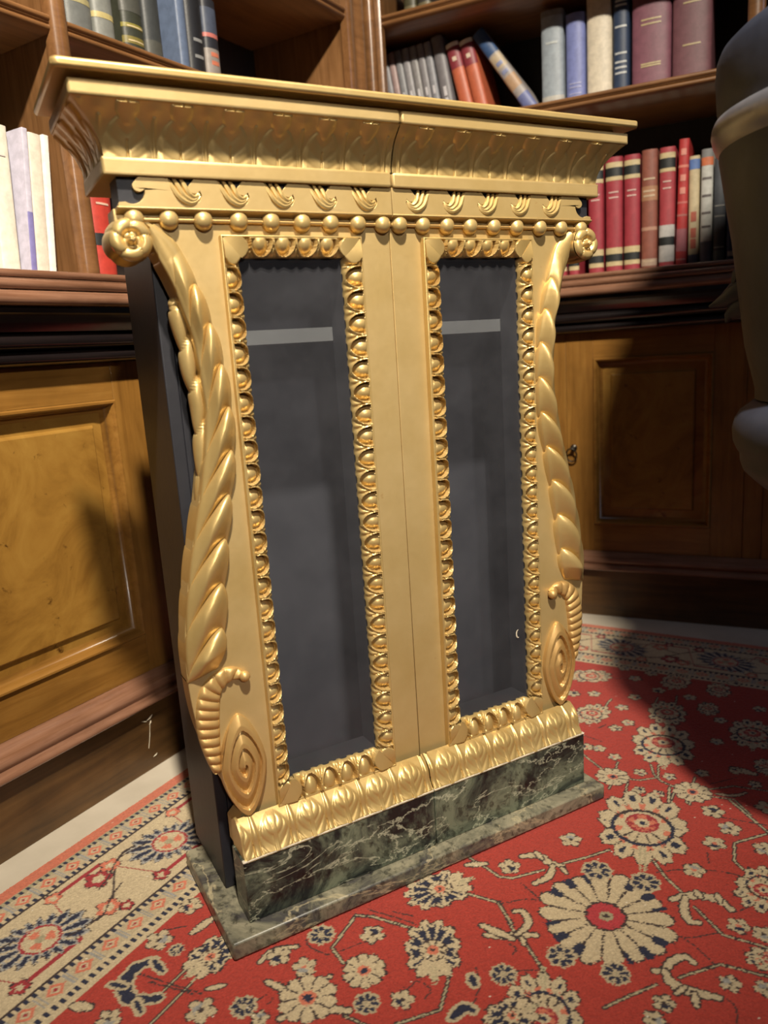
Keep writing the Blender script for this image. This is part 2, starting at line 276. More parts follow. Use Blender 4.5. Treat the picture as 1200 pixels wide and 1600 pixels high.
RS= [('s',0.0031,[(0.119,0.252),(0.091,0.23),(0.061,0.202)]),('s',0.003,[(0.121,0.316),(0.094,0.337),(0.07,0.365)]),('s',0.0027,[(0.05,0.383),(0.014,0.423),(0.016,0.476)]),('s',0.0024,[(-0.08,0.387),(-0.037,0.427),(-0.032,0.48)]),('s',0.0024,[(-0.102,0.366),(-0.138,0.338),(-0.162,0.321)]),('s',0.0026,[(-0.111,0.208),(-0.137,0.237),(-0.164,0.259)]),('s',0.0028,[(-0.056,0.149),(-0.099,0.188)]),('s',0.0033,[(0.326,0.392),(0.263,0.452)]),('s',0.0031,[(0.256,0.45),(0.214,0.412),(0.171,0.417),(0.156,0.431)]),('s',0.003,[(0.034,0.181),(-0.002,0.147),(-0.008,0.129),(0.002,0.104),(0.013,0.07)]),('s',0.0034,[(0.325,0.298),(0.259,0.309)]),('s',0.0034,[(0.341,0.331),(0.291,0.332)]),('s',0.0028,[(-0.165,-0.015),(-0.228,-0.011),(-0.243,0.017)]),('s',0.0028,[(-0.165,-0.015),(-0.157,0.007),(-0.152,0.067)]),('s',0.0025,[(-0.202,0.144),(-0.25,0.156),(-0.291,0.119)]),('s',0.0024,[(-0.308,0.061),(-0.307,0.093)]),('s',0.0029,[(-0.06,0.098),(-0.057,0.147),(-0.086,0.179)]),('s',0.0025,[(-0.379,-0.157),(-0.333,-0.159)]),('s',0.0024,[(-0.426,-0.135),(-0.336,-0.136)]),('s',0.0022,[(0.315,0.232),(0.247,0.24)]),('s',0.0021,[(0.311,0.308),(0.248,0.31)]),('s',0.0023,[(0.384,0.255),(0.355,0.266),(0.338,0.281),(0.328,0.308)]),('s',0.0023,[(0.389,0.267),(0.347,0.275),(0.326,0.249),(0.322,0.233)]),('s',0.0021,[(0.346,0.358),(0.372,0.392),(0.38,0.445)]),('s',0.0021,[(0.325,0.361),(0.331,0.397),(0.298,0.425)]),('s',0.0024,[(0.371,0.135),(0.327,0.191)]),('s',0.0027,[(0.612,0.125),(0.577,0.123)]),('s',0.0022,[(0.373,0.33),(0.287,0.336)]),('s',0.0023,[(0.369,0.201),(0.277,0.21)]),('s',0.002,[(0.624,0.212),(0.657,0.21)]),('s',0.002,[(0.64,0.249),(0.68,0.244)]),('d',0.0012,[(-0.016,0.359),(-0.012,0.385),(0.016,0.418)]),('d',0.0012,[(-0.012,0.38),(-0.025,0.403),(-0.04,0.42)]),('d',0.0013,[(-0.059,0.15),(-0.029,0.184),(-0.026,0.211)]),('d',0.0014,[(-0.007,0.162),(-0.026,0.196)]),('d',0.0014,[(0.098,0.324),(0.122,0.356),(0.141,0.406),(0.14,0.435)]),('d',0.0015,[(0.271,0.376),(0.28,0.448)]),('d',0.0012,[(-0.166,0.195),(-0.143,0.237)]),('d',0.0011,[(-0.086,0.439),(-0.093,0.452),(-0.118,0.455)]),('d',0.0014,[(0.175,0.38),(0.15,0.386)]),('d',0.0013,[(0.061,0.428),(0.078,0.445),(0.093,0.446)]),('d',0.0012,[(-0.136,0.2),(-0.123,0.201),(-0.12,0.19)]),('d',0.0013,[(-0.148,-0.006),(-0.143,0.066)]),('d',0.0013,[(-0.137,0.026),(-0.131,0.06)]),('d',0.0013,[(-0.23,-0.052),(-0.242,-0.039),(-0.24,-0.007)]),('d',0.0012,[(-0.232,-0.001),(-0.197,0.024)]),('d',0.0012,[(-0.174,0.167),(-0.198,0.184),(-0.224,0.186)]),('d',0.0012,[(-0.24,0.109),(-0.223,0.11),(-0.227,0.135),(-0.243,0.133)]),('d',0.0011,[(-0.338,-0.044),(-0.324,-0.04),(-0.328,-0.026),(-0.336,-0.03)]),('d',0.0016,[(-0.375,-0.207),(-0.361,-0.111)]),('d',0.0016,[(-0.378,-0.184),(-0.365,-0.117)]),('d',0.0013,[(-0.308,-0.236),(-0.287,-0.213)]),('d',0.0025,[(0.479,0.136),(0.497,0.145)]),('d',0.0012,[(0.439,0.115),(0.429,0.157)]),('d',0.0014,[(0.715,0.105),(0.72,0.119)]),('d',0.0011,[(0.362,0.356),(0.402,0.393)]),('c',0.0061,[(0.052,0.354),(0.067,0.368),(0.076,0.387),(0.079,0.409),(0.066,0.426)]),('c',0.0052,[(0.064,0.369),(0.037,0.371),(0.018,0.382),(0.023,0.393)]),('c',0.0044,[(0.082,0.38),(0.073,0.387)]),('c',0.0035,[(0.088,0.406),(0.075,0.411)]),('c',0.0046,[(-0.083,0.359),(-0.077,0.371),(-0.06,0.373),(-0.041,0.387),(-0.049,0.399)]),('c',0.0061,[(-0.077,0.371),(-0.092,0.379),(-0.096,0.399),(-0.089,0.432)]),('c',0.0037,[(-0.095,0.407),(-0.112,0.412)]),('c',0.003,[(-0.105,0.389),(-0.09,0.396)]),('c',0.0057,[(0.048,0.141),(0.064,0.163),(0.051,0.182),(0.054,0.201)]),('c',0.0047,[(0.049,0.189),(0.024,0.194),(0.001,0.179)]),('c',0.0038,[(0.067,0.157),(0.056,0.17)]),('c',0.0028,[(0.05,0.202),(0.041,0.212)]),('c',0.005,[(-0.12,0.156),(-0.114,0.173),(-0.1,0.195),(-0.091,0.214)]),('c',0.0041,[(-0.102,0.192),(-0.075,0.201),(-0.056,0.184),(-0.063,0.174)]),('c',0.0033,[(-0.103,0.199),(-0.112,0.206)]),('c',0.0051,[(-0.106,0.145),(-0.108,0.165),(-0.11,0.189)]),('c',0.0047,[(-0.31,-0.052),(-0.309,-0.019),(-0.337,0.003),(-0.346,-0.004)]),('c',0.0039,[(-0.302,-0.013),(-0.281,0.008),(-0.268,0.013)]),('c',0.0053,[(-0.325,0.011),(-0.308,0.037),(-0.3,0.062)]),('c',0.0041,[(-0.29,-0.08),(-0.267,-0.079),(-0.248,-0.054)]),('c',0.0047,[(-0.005,0.076),(0.01,0.1)]),('c',0.0062,[(-0.447,-0.241),(-0.439,-0.22)]),('c',0.0031,[(-0.353,-0.111),(-0.339,-0.096)]),('c',0.0052,[(-0.292,-0.196),(-0.258,-0.19)]),('c',0.0026,[(0.337,0.37),(0.341,0.396),(0.359,0.411)]),('c',0.0067,[(0.43,0.382),(0.425,0.417)]),('n',0.0074,[(-0.351,-0.206),(-0.37,-0.22),(-0.393,-0.213),(-0.408,-0.192),(-0.405,-0.173),(-0.391,-0.156)]),('n',0.0032,[(-0.403,-0.225),(-0.397,-0.207)]),('n',0.0031,[(-0.406,-0.176),(-0.415,-0.159)]),('n',0.0033,[(-0.351,-0.206),(-0.358,-0.182)]),('n',0.0051,[(-0.253,0.173),(-0.233,0.178),(-0.233,0.189)]),('n',0.0047,[(-0.19,0.168),(-0.198,0.176)]),('n',0.0036,[(-0.262,-0.234),(-0.246,-0.233)])]

def make_rug():
    A0, A1, B0, B1 = -1.9, 1.023, -.513, 1.55
    def axis(lo, hi, f0, f1, fine, coarse):
        return np.concatenate([np.arange(lo, f0, coarse) if f0 > lo else np.array([]), np.arange(f0, f1, fine), np.arange(f1, hi, coarse), [hi]])
    a = axis(A0, A1, -.56, A1 - .001, .0019, .012); b = axis(B0, B1, B0, .56, .0019, .012)
    A, B = np.meshgrid(a, b, indexing='ij'); A = A.astype(np.float32); B = B.astype(np.float32)
    rng = np.random.RandomState(3)
    J = rng.normal(0, 1, A.shape).astype(np.float32)
    red = np.array((.34, .042, .030)); cream = np.array((.46, .37, .235)); navy = np.array((.022, .024, .045)); dark = np.array((.045, .03, .028))
    wine = np.array((.28, .03, .035)); grey = np.array((.26, .25, .23)); olive = np.array((.30, .26, .16)); rose = np.array((.50, .15, .09))
    C = np.empty(A.shape + (3,), np.float32); C[:] = red
    def win(x0, x1, y0, y1):
        i0, i1 = np.searchsorted(a, (x0, x1)); j0, j1 = np.searchsorted(b, (y0, y1)); return slice(i0, i1), slice(j0, j1)
    def put(sl, mask, col):
        sub = C[sl]; sub[mask] = col
    def polar(sl, x, y, ang):
        da = A[sl] - x; db = B[sl] - y; jit = .0009
        da = da + J[sl] * jit; db = db + np.roll(J[sl], 1, 0) * jit if da.shape[0] > 1 else db
        c, s = math.cos(ang), math.sin(ang); p = da * c + db * s; q = -da * s + db * c
        return p, q, np.hypot(p, q), np.arctan2(q, p)
    def daisy(x, y, r, ang=0):
        sl = win(x - r * 1.2, x + r * 1.2, y - r * 1.2, y + r * 1.2); p, q, R, T = polar(sl, x, y, ang); n = 16
        tip = r * (.82 + .2 * np.abs(np.cos(n / 2 * T)) ** .6 + .05 * np.cos(4 * T))
        put(sl, R < tip + .003, dark); put(sl, R < tip, cream)
        put(sl, (R > .3 * r) & (R < tip) & (np.abs(np.sin(n / 2 * T)) > .985 - .01 * (R / r)) , dark)
        put(sl, (R > .76 * r) & (R < r * 1.0) & (np.cos(n / 2 * T) ** 2 < .42) & (np.sin(2 * T + .6) ** 2 > .3), navy)
        put(sl, R < .33 * r, dark); put(sl, R < (.27 + .03 * np.abs(np.cos(6 * T))) * r, wine * 1.3); put(sl, R < .11 * r, olive); put(sl, R < .05 * r, dark)
    def navyflower(x, y, r, ang=.3):
        sl = win(x - r * 1.3, x + r * 1.3, y - r * 1.3, y + r * 1.3); p, q, R, T = polar(sl, x, y, ang); n = 8
        tip = r * (.86 + .16 * np.abs(np.cos(n / 2 * T)))
        put(sl, R < tip + .001, cream * .85); put(sl, (R < tip * .84) & (R > .3 * r) & (np.abs(np.cos(n / 2 * T)) > .45), navy); put(sl, R < .1 * r, olive)
    def floret(x, y, r, ang=0):
        sl = win(x - r * 1.3, x + r * 1.3, y - r * 1.3, y + r * 1.3); p, q, R, T = polar(sl, x, y, ang + x * 40); n = 5
        tip = r * (.66 + .34 * np.abs(np.cos(n / 2 * T)))
        put(sl, R < tip + .0018, dark); put(sl, R < tip, cream * .95); put(sl, (R > .45 * r) & (R < tip) & (np.abs(np.cos(n / 2 * T)) < .22), dark)
        put(sl, (q > .1 * r) & (R < .62 * r) & (p > -.2 * r), navy if int(x * 1000) % 2 else grey); put(sl, R < .2 * r, dark if int(x * 1000) % 3 else rose)
    def wheel(x, y, r, ang=0):
        sl = win(x - r * 1.2, x + r * 1.2, y - r * 1.2, y + r * 1.2); p, q, R, T = polar(sl, x, y, ang); n = 10
        tip = r * (.88 + .12 * np.abs(np.cos(n / 2 * T)))
        put(sl, R < tip + .0018, dark); put(sl, R < tip, cream); put(sl, (R > .2 * r) & (R < tip) & (np.abs(np.sin(n / 2 * T)) > .975), dark)
        put(sl, R < .3 * r, rose); put(sl, R < .17 * r, navy)
    def palmette(x, y, r, ang, pal):
        ang = math.radians(ang); sl = win(x - r * 1.35, x + r * 1.35, y - r * 1.35, y + r * 1.35); p, q, R, T = polar(sl, x, y, ang)
        wide = r * (.74 + .28 * np.cos(T * .5) ** 2); n = 11 if r > .04 else 9
        sk = T + .22 * np.sin(2 * T); saw = np.abs(((sk * n / (2 * math.pi)) % 1) - .5) * 2
        lobe = np.clip(1 - saw, 0, 1); env = .80 + .16 * np.cos(2 * T) - .10 * np.cos(T)
        tip = wide * env * (.94 + .27 * (1 - saw ** 2.2) + .03 * np.cos(n * 3 * sk))
        put(sl, R < tip + .0024, dark); put(sl, R < tip, cream)
        put(sl, (R > .5 * r) & (R < tip) & (saw > .93), dark)
        if pal == 'Q':
            put(sl, (R > .34 * r) & (R < tip * .86) & (saw > .3) & (np.cos(T) > -.75), navy)
            put(sl, (R > .40 * r) & (R < tip * .80) & (saw < .16), cream)
            put(sl, R < .36 * r, dark); put(sl, R < .33 * r, cream); put(sl, R < .15 * r, rose); put(sl, R < .07 * r, dark)
            put(sl, (R > .16 * r) & (R < .32 * r) & (np.abs(np.sin(4 * T)) > .93), dark)
        else:
            put(sl, (R > .70 * tip) & (R < .88 * tip) & (saw < .30) & (np.cos(3 * T) > -.4), navy)
            put(sl, (R > .55 * tip) & (R < .74 * tip) & (saw > .62), rose)
            put(sl, (R > .43 * r) & (R < .50 * r), dark); put(sl, (R > .44 * r) & (R < .50 * r) & (np.cos(T) < .5), navy)
            pp = p - .12 * r; RR = np.hypot(pp, q)
            put(sl, (RR < .26 * r), wine); put(sl, (RR < .22 * r) & (np.abs(np.sin(4 * T)) < .8), rose); put(sl, RR < .12 * r, cream); put(sl, RR < .05 * r, navy)
            put(sl, (R > .18 * r) & (R < .42 * r) & (np.abs(T) > 2.2) & (np.abs(np.sin(6 * T)) > .95), dark)
        put(sl, (p < -.75 * wide) & (np.abs(np.abs(q) - .035 * r) < .018 * r) & (R < 1.1 * r), olive * 1.2)
    def dist_poly(sl, pts):
        X = A[sl] + J[sl] * .0006; Y = B[sl]; D = np.full(X.shape, 9., np.float32); L = np.zeros(X.shape, np.float32); acc = 0
        seg = [math.dist(pts[i], pts[i + 1]) for i in range(len(pts) - 1)]; tot = sum(seg) + 1e-9
        for i in range(len(pts) - 1):
            (x0, y0), (x1, y1) = pts[i], pts[i + 1]; dx, dy = x1 - x0, y1 - y0; l2 = dx * dx + dy * dy + 1e-12
            t = np.clip(((X - x0) * dx + (Y - y0) * dy) / l2, 0, 1); d = np.hypot(X - x0 - t * dx, Y - y0 - t * dy)
            m = d < D; D[m] = d[m]; L[m] = ((acc + t * seg[i]) / tot)[m]; acc += seg[i]
        return D, L
    def smooth(pts):
        P = [np.array(p, float) for p in pts]
        if len(P) < 3: return [tuple(p) for p in P]
        for _ in range(2):
            Q = [P[0]]
            for i in range(len(P) - 1): Q += [P[i] * .75 + P[i + 1] * .25, P[i] * .25 + P[i + 1] * .75]
            Q.append(P[-1]); P = Q
        return [tuple(p) for p in P]
    def stroke(k, w, pts):
        sp = smooth(pts) if k in 'cnd' else pts
        xs = [p[0] for p in sp]; ys = [p[1] for p in sp]; g = w * 2 + .006
        sl = win(min(xs) - g, max(xs) + g, min(ys) - g, max(ys) + g); D, L = dist_poly(sl, sp)
        if k == 's':
            put(sl, D < w * .5 + .0016, dark); put(sl, D < w * .42, olive * 1.25)
        elif k == 'd': put(sl, D < w * .5 + .0003, dark)
        else:
            prof = w * (.42 + .62 * np.sin(np.pi * np.clip(L, .04, .96)) ** .6 + .14 * np.sin(L * 40))
            if k == 'c':
                put(sl, D < prof + .0022, dark); put(sl, D < prof, cream * .97); put(sl, (D < prof * .28) & (L > .2) & (L < .8), dark if w > .012 else cream)
            else:
                put(sl, D < prof + .0045, cream * .85); put(sl, D < prof, navy)
    # --- borders, one along each edge (d = distance in from the edge, e = distance along it)
    def border(sl, d, e, W, per):
        def m(lo, hi): return (d >= lo * W) & (d < hi * W)
        put(sl, m(0, 1), cream)
        put(sl, m(0, .085), rose * .9); put(sl, m(.085, .12), olive)
        chk = ((e / .011) % 1 < .5)
        for lo in (.09, .205, .79, .935): put(sl, m(lo, lo + .035) & chk, navy); 
        put(sl, m(.10, .235) & ~m(.125, .205), np.array(olive)) if False else None
        for c in (.165, .865):
            f = (e / .042) % 1 - .5; g = (d / W - c) / .045; rr = np.abs(f) * 2.2 + np.abs(g) * .75
            put(sl, m(c - .045, c + .045), cream * .86)
            put(sl, m(c - .045, c + .045) & (rr < .75), rose); put(sl, m(c - .045, c + .045) & (rr < .42), cream); put(sl, m(c - .045, c + .045) & (rr < .2), wine)
            put(sl, m(c - .045, c + .045) & (np.abs(np.abs(f) - .44) < .03), grey)
        for lo in (.235, .775): put(sl, m(lo, lo + .014), dark)
        # main band: zig-zag red outline, palmettes and florets
        t = (e / per) % 1; ph = (e / per)
        zz = .5 + .2 * np.clip(2.6 * np.sin(2 * np.pi * ph), -1, 1)
        put(sl, m(.25, .77) & (np.abs(d / W - zz) < .013), wine)
        zz2 = .5 - .16 * np.sin(2 * np.pi * ph + .9)
        put(sl, m(.26, .76) & (np.abs(d / W - zz2) < .009) , dark)
    slL = (slice(0, len(a)), slice(0, int(np.searchsorted(b, B0 + .268))))
    border(slL, B[slL] - B0, A[slL], .268, .235)
    slR = (slice(int(np.searchsorted(a, A1 - .247)), len(a)), slice(0, len(b)))
    tmp_d = A1 - A[slR]; e = B[slR]
    keep = (tmp_d <= B[slR] - B0)
    save = C[slR].copy(); border(slR, tmp_d, e, .247, .235); sub = C[slR]; sub[~keep] = save[~keep]
    for k in range(-6, 7):
        x = .235 * k + .075
        for (px, py, wd) in ((x, B0 + .137, 0), (A1 - .125, x, 1)):
            if wd == 0 and px > A1 - .2: continue
            if wd == 1 and (py < B0 + .2 or py > 1.4): continue
            s_ = 1
            # feathered palmette
            sl = win(px - .09, px + .09, py - .09, py + .09); p, q, R, T = polar(sl, px, py, .5 + (math.pi / 2 if wd else 0))
            saw = np.abs(((T * 17 / (2 * math.pi)) % 1) - .5) * 2; tip = .052 * (.8 + .3 * saw + .22 * np.cos(2 * T))
            put(sl, R < tip + .002, dark); put(sl, R < tip, grey * 1.1); put(sl, (R < tip * .92) & (R > .030) & (saw > .5), navy); put(sl, (R < tip * .95) & (R > .026) & (saw < .22), cream)
            put(sl, R < .028, wine); put(sl, R < .024, cream); put(sl, (R < .019) & (np.cos(3 * T) > 0), rose); put(sl, R < .007, olive)
            for (ox, oy, rr, cc) in ((.085, .035, .017, rose), (.12, -.03, .02, wine), (-.085, -.04, .015, rose), (.10, .055, .010, wine), (.06, -.055, .012, rose), (-.065, .05, .012, wine)):
                fx, fy = (px + ox, py + oy) if not wd else (px + oy, py + ox)
                sl = win(fx - .03, fx + .03, fy - .03, fy + .03); p, q, R, T = polar(sl, fx, fy, .7)
                tip = rr * (.7 + .35 * np.abs(np.cos(2.5 * T)))
                put(sl, R < tip + .0018, dark); put(sl, R < tip, cc); put(sl, R < tip * .5, cream)
            pts = [(px + .02, py + .03), (px + .07, py + .045), (px + .10, py + .02), (px + .13, py + .01)] if not wd else [(px + .03, py + .02), (px + .045, py + .07), (px + .02, py + .10), (px + .01, py + .13)]
            stroke('d', .0022, pts)
            stroke('d', .0022, [(2 * px - u + (0 if not wd else 0), 2 * py - v) for u, v in pts])
    # --- field
    for k, w, pts in RS:
        if k in 'sd': stroke(k, w, pts)
    for k, w, pts in RS:
        if k in 'cn': stroke(k, w, pts)
    for k, x, y, r, ang in RM:
        if k == 'D': daisy(x, y, r)
        elif k == 'N': navyflower(x, y, r)
        elif k == 'F': floret(x, y, r)
        elif k == 'W': wheel(x, y, r)
        else: palmette(x, y, r, ang, k)
    # woven colour variation and a few pale lint specks
    C *= (1 + .07 * J[..., None]).astype(np.float32)
    sp = rng.rand(*A.shape) < .0004; C[sp] = (.7, .62, .5)
    C = np.clip(C, .004, .9)
    # --- mesh with a folded edge
    nu, nv = A.shape
    Z = np.zeros(A.shape, np.float32) - .0009 + .0003 * J
    P = np.stack([A * TR[0] + B * NR[0], A * TR[1] + B * NR[1], Z], -1).reshape(-1, 3)
    idx = np.arange(nu * nv, dtype=np.int32).reshape(nu, nv)
    F = np.stack([idx[:-1, :-1], idx[:-1, 1:], idx[1:, 1:], idx[1:, :-1]], -1).reshape(-1, 4)
    rim = np.concatenate([idx[:, 0], idx[-1, 1:], idx[-2::-1, -1], idx[0, -2:0:-1]]); n0 = nu * nv
    low = P[rim].copy(); low[:, 2] = -.0058; P = np.concatenate([P, low]); k = len(rim); ar = np.arange(k, dtype=np.int32)
    F = np.concatenate([F, np.stack([rim, n0 + ar, n0 + (ar + 1) % k, np.roll(rim, -1)], -1).astype(np.int32)])
    Call = np.concatenate([C.reshape(-1, 3), C.reshape(-1, 3)[rim]]); Call = np.concatenate([Call, np.ones((len(Call), 1))], 1).astype(np.float32)
    me = bpy.data.meshes.new('rug'); me.vertices.add(len(P)); me.vertices.foreach_set('co', P.astype(np.float32).ravel())
    me.loops.add(F.size); me.loops.foreach_set('vertex_index', F.astype(np.int32).ravel())
    me.polygons.add(len(F)); me.polygons.foreach_set('loop_start', np.arange(0, F.size, 4, dtype=np.int32)); me.polygons.foreach_set('loop_total', np.full(len(F), 4, np.int32))
    me.update(calc_edges=True); me.validate()
    at = me.color_attributes.new('weave', 'FLOAT_COLOR', 'POINT'); at.data.foreach_set('color', Call.ravel())
    m, t, bs, _ = new_mat('woven_wool'); ca = N(t, 'ShaderNodeVertexColor', layer_name='weave')
    fz = noise(t, coords(t), 420, 2, .6); r = ramp(t, [(.2, (.72,) * 3), (.8, (1.12,) * 3)]); t.links.new(fz, r.inputs[0])
    mx = N(t, 'ShaderNodeMix', data_type='RGBA', blend_type='MULTIPLY'); mx.inputs[0].default_value = 1; t.links.new(ca.outputs[0], mx.inputs[6]); t.links.new(r.outputs[0], mx.inputs[7])
    t.links.new(mx.outputs[2], bs.inputs['Base Color']); bs.inputs['Roughness'].default_value = .9; bs.inputs['Specular IOR Level'].default_value = .15
    bs.inputs['Sheen Weight'].default_value = .15
    bump(t, bs, fz, .5, .002); me.materials.append(m)
    o = bpy.data.objects.new('rug', me); COL.objects.link(o)
    tag(o, 'red wool rug with cream palmettes and a pale border, under the gilded cabinet', 'rug')
make_rug()

# ------------------------------------------------------------------ built-in library
def wall_thing(name, wall, x, label, cat, group=None, y=0, z=0):
    o = thing(name, wp(wall, x, y, z), label, cat, group, A_L if wall == 'L' else A_R); return o
def mb_rel(mb, name, mat, parent, x, y=0, z=0, **k): return mb.build(name, mat, parent, off=(x, y, z), **k)

def panel_door(parent, x, x0, x1, z0=.170, z1=.758, st=None, rail=(.075, .066)):
    """frame-and-panel door, face at y=.03; wall-local x0..x1"""
    sl, sr = st; a0, a1, b0, b1 = x0 + sl, x1 - sr, z0 + rail[0], z1 - rail[1]
    d = MB(); y0, y1 = .03, .055
    d.prism([(x0, z0), (x1, z0), (x1, z1), (x0, z1)], y0 + .0012, y1, 'y', holes=[[(a0, b0), (a1, b0), (a1, b1), (a0, b1)]])
    door = mb_rel(d, 'door', M['walnut'], parent, x)
    for q0, q1 in ((x0, a0), (a1, x1)):
        r = MB(); r.box(q0, q1, y0, y0 + .0012, z0, z1); mb_rel(r, 'stile', M['walnut'], door, x, bevel=.0005)
    for q0, q1 in ((z0, b0), (b1, z1)):
        r = MB(); r.box(a0 + .0004, a1 - .0004, y0 + .0002, y0 + .0012, q0, q1); mb_rel(r, 'rail', M['walnut_x'], door, x, bevel=.0005)
    # moulding ring: profile swept round the rectangle with mitres
    prof = [(0, .029), (.0025, .0245), (.006, .0245), (.009, .0285), (.011, .038), (.014, .0455), (.019, .048), (.024, .0505)]
    m = MB(); v = []; f = []
    for t, yy in prof: v += [(a0 + t, yy, b0 + t), (a1 - t, yy, b0 + t), (a1 - t, yy, b1 - t), (a0 + t, yy, b1 - t)]
    for i in range(len(prof) - 1):
        for j in range(4): f.append((4 * i + j, 4 * i + (j + 1) % 4, 4 * i + 4 + (j + 1) % 4, 4 * i + 4 + j))
    m.add(v, f); mb_rel(m, 'panel_moulding', M['walnut_x'], door, x, angle=50)
    # panel with a fielded (raised) centre
    p = MB(); v = []; f = []
    for t, yy in ((.018, .050), (.042, .046), (.045, .041), (.047, .040)): v += [(a0 + t, yy, b0 + t), (a1 - t, yy, b0 + t), (a1 - t, yy, b1 - t), (a0 + t, yy, b1 - t)]
    for i in range(3):
        for j in range(4): f.append((4 * i + j, 4 * i + (j + 1) % 4, 4 * i + 4 + (j + 1) % 4, 4 * i + 4 + j))
    f.append((12, 13, 14, 15)); p.add(v, f); mb_rel(p, 'panel', M['burl'], door, x, angle=20)
    return door

def run(parent, name, mat, x, x0, x1, prof, cap_at=None, **k):
    """moulding profile [(y,z)..] extruded along the wall"""
    m = MB(); m.prism(prof, x0, x1, 'x'); return mb_rel(m, name, mat, parent, x, **k)
def arc(cy, cz, ry, rz, a0, a1, n=8):
    return [(cy + ry * math.cos(math.radians(a0 + (a1 - a0) * i / n)), cz + rz * math.sin(math.radians(a0 + (a1 - a0) * i / n))) for i in range(n + 1)]
PLINTH_MOULD = [(.05, .124), (0, .124), (-.012, .126)] + arc(-.012, .133, .010, .007, 270, 90, 6)[1:] + [(-.006, .142)] + arc(.0, .1515, .010, .0095, 230, 110, 6) + [(.008, .161), (.016, .165), (.021, .1695), (.05, .1695)]
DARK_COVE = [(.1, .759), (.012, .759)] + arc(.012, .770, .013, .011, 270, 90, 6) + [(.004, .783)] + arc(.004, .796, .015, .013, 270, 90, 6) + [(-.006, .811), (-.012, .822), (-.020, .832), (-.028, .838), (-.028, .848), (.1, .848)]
LIP = [(.4, .848), (-.034, .848)] + arc(-.034, .858, .010, .010, 270, 90, 6) + [(-.033, .870), (-.028, .872)] + arc(-.028, .880, .008, .008, 270, 90, 6) + [(-.022, .890), (-.018, .891)] + arc(-.018, .897, .006, .006, 270, 90, 6) + [(.4, .903)]

def lower(wall, x0, x1, doors, label, cl):
    """plinth, mouldings, carcass and doors of one run of base cabinets, then the continuous worktop"""
    o = wall_thing('base_cabinet', wall, (x0 + x1) / 2, label, 'cabinet'); x = (x0 + x1) / 2
    c = MB(); c.box(x0, x1, .057, .46, .17, .845); mb_rel(c, 'carcass', M['walnut'], o, x)
    run(o, 'plinth', M['plinth'], x, x0, x1, [(.0, -.0055), (.0, .124), (.46, .124), (.46, -.0055)])
    run(o, 'plinth_moulding', M['mould'], x, x0, x1, PLINTH_MOULD, angle=50)
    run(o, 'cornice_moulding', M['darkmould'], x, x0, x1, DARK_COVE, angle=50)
    ds = [panel_door(o, x, d[0], d[1], st=d[2]) for d in doors]
    edges = sorted([x0] + [e for d in doors for e in d[:2]] + [x1])
    for i in range(0, len(edges), 2):
        if edges[i + 1] - edges[i] > .006:
            s = MB(); s.box(edges[i] + .001, edges[i + 1] - .001, .031, .056, .17, .758); mb_rel(s, 'stile', M['walnut'], o, x, bevel=.001)
    t = wall_thing('countertop', wall, x, cl, 'countertop', z=.848)
    m = MB(); m.prism(LIP, x0, x1, 'x'); mb_rel(m, 'worktop', M['mould'], t, x, z=.848, angle=50)
    return o, ds
oL, dL = lower('L', -1.9, -.06, [(-1.50, -.952, (.05, .068)), (-.944, -.42, (.06, .06))], 'wooden base cabinet along the left wall with burl panel doors', 'moulded wooden worktop carrying the pale books on the left wall')
oR, dR = lower('R', .06, 1.75, [(.447, .885, (.070, .075)), (.93, 1.37, (.07, .07))], 'dark wooden base cabinet along the right wall with a ring at its door lock', 'moulded wooden worktop carrying the red books on the right wall')
# splinter of bare wood on the left plinth
pl = [c for c in oL.children if c.name.startswith('plinth') and 'moulding' not in c.name][0]
for px, pz, a, l, w in ((-1.062, .096, .4, .016, .0035), (-1.062, .086, 1.0, .009, .0028), (-1.075, .094, 2.7, .012, .0016), (-1.068, .060, 1.35, .045, .0009), (-1.060, .018, .3, .010, .002)):
    ch = MB(); ch.tube([(px - math.cos(a) * l / 2, -.0004, pz - math.sin(a) * l / 2), (px, -.0016, pz), (px + math.cos(a) * l / 2, -.0004, pz + math.sin(a) * l / 2)], [.0004, w / 2, .0004], 6)
    mb_rel(ch, 'bare_wood_chip', M['chip'], pl, (-1.9 - .06) / 2)
# key with a ring in the right-hand door lock
kx = (.06 + 1.75) / 2
e = MB(); e.lathe([(.0012, 0), (.009, 0), (.0095, .001), (.008, .0025), (.004, .004), (.0035, .010), (.0055, .012), (.0055, .015), (.002, .0165), (.0012, .0165)], seg=20)
e.v = [(p[0] + .464, .030 - p[2], p[1] + .455) for p in e.v]; mb_rel(e, 'lock_escutcheon', M['iron'], dR[0], kx)
r = MB(); r.tube([(.460 + .014 * math.cos(a), .016 - .004 * math.sin(a), .437 + .018 * math.sin(a)) for a in np.linspace(0, 2 * math.pi, 28)], .0022, 8); mb_rel(r, 'pull_ring', M['iron'], dR[0], kx)

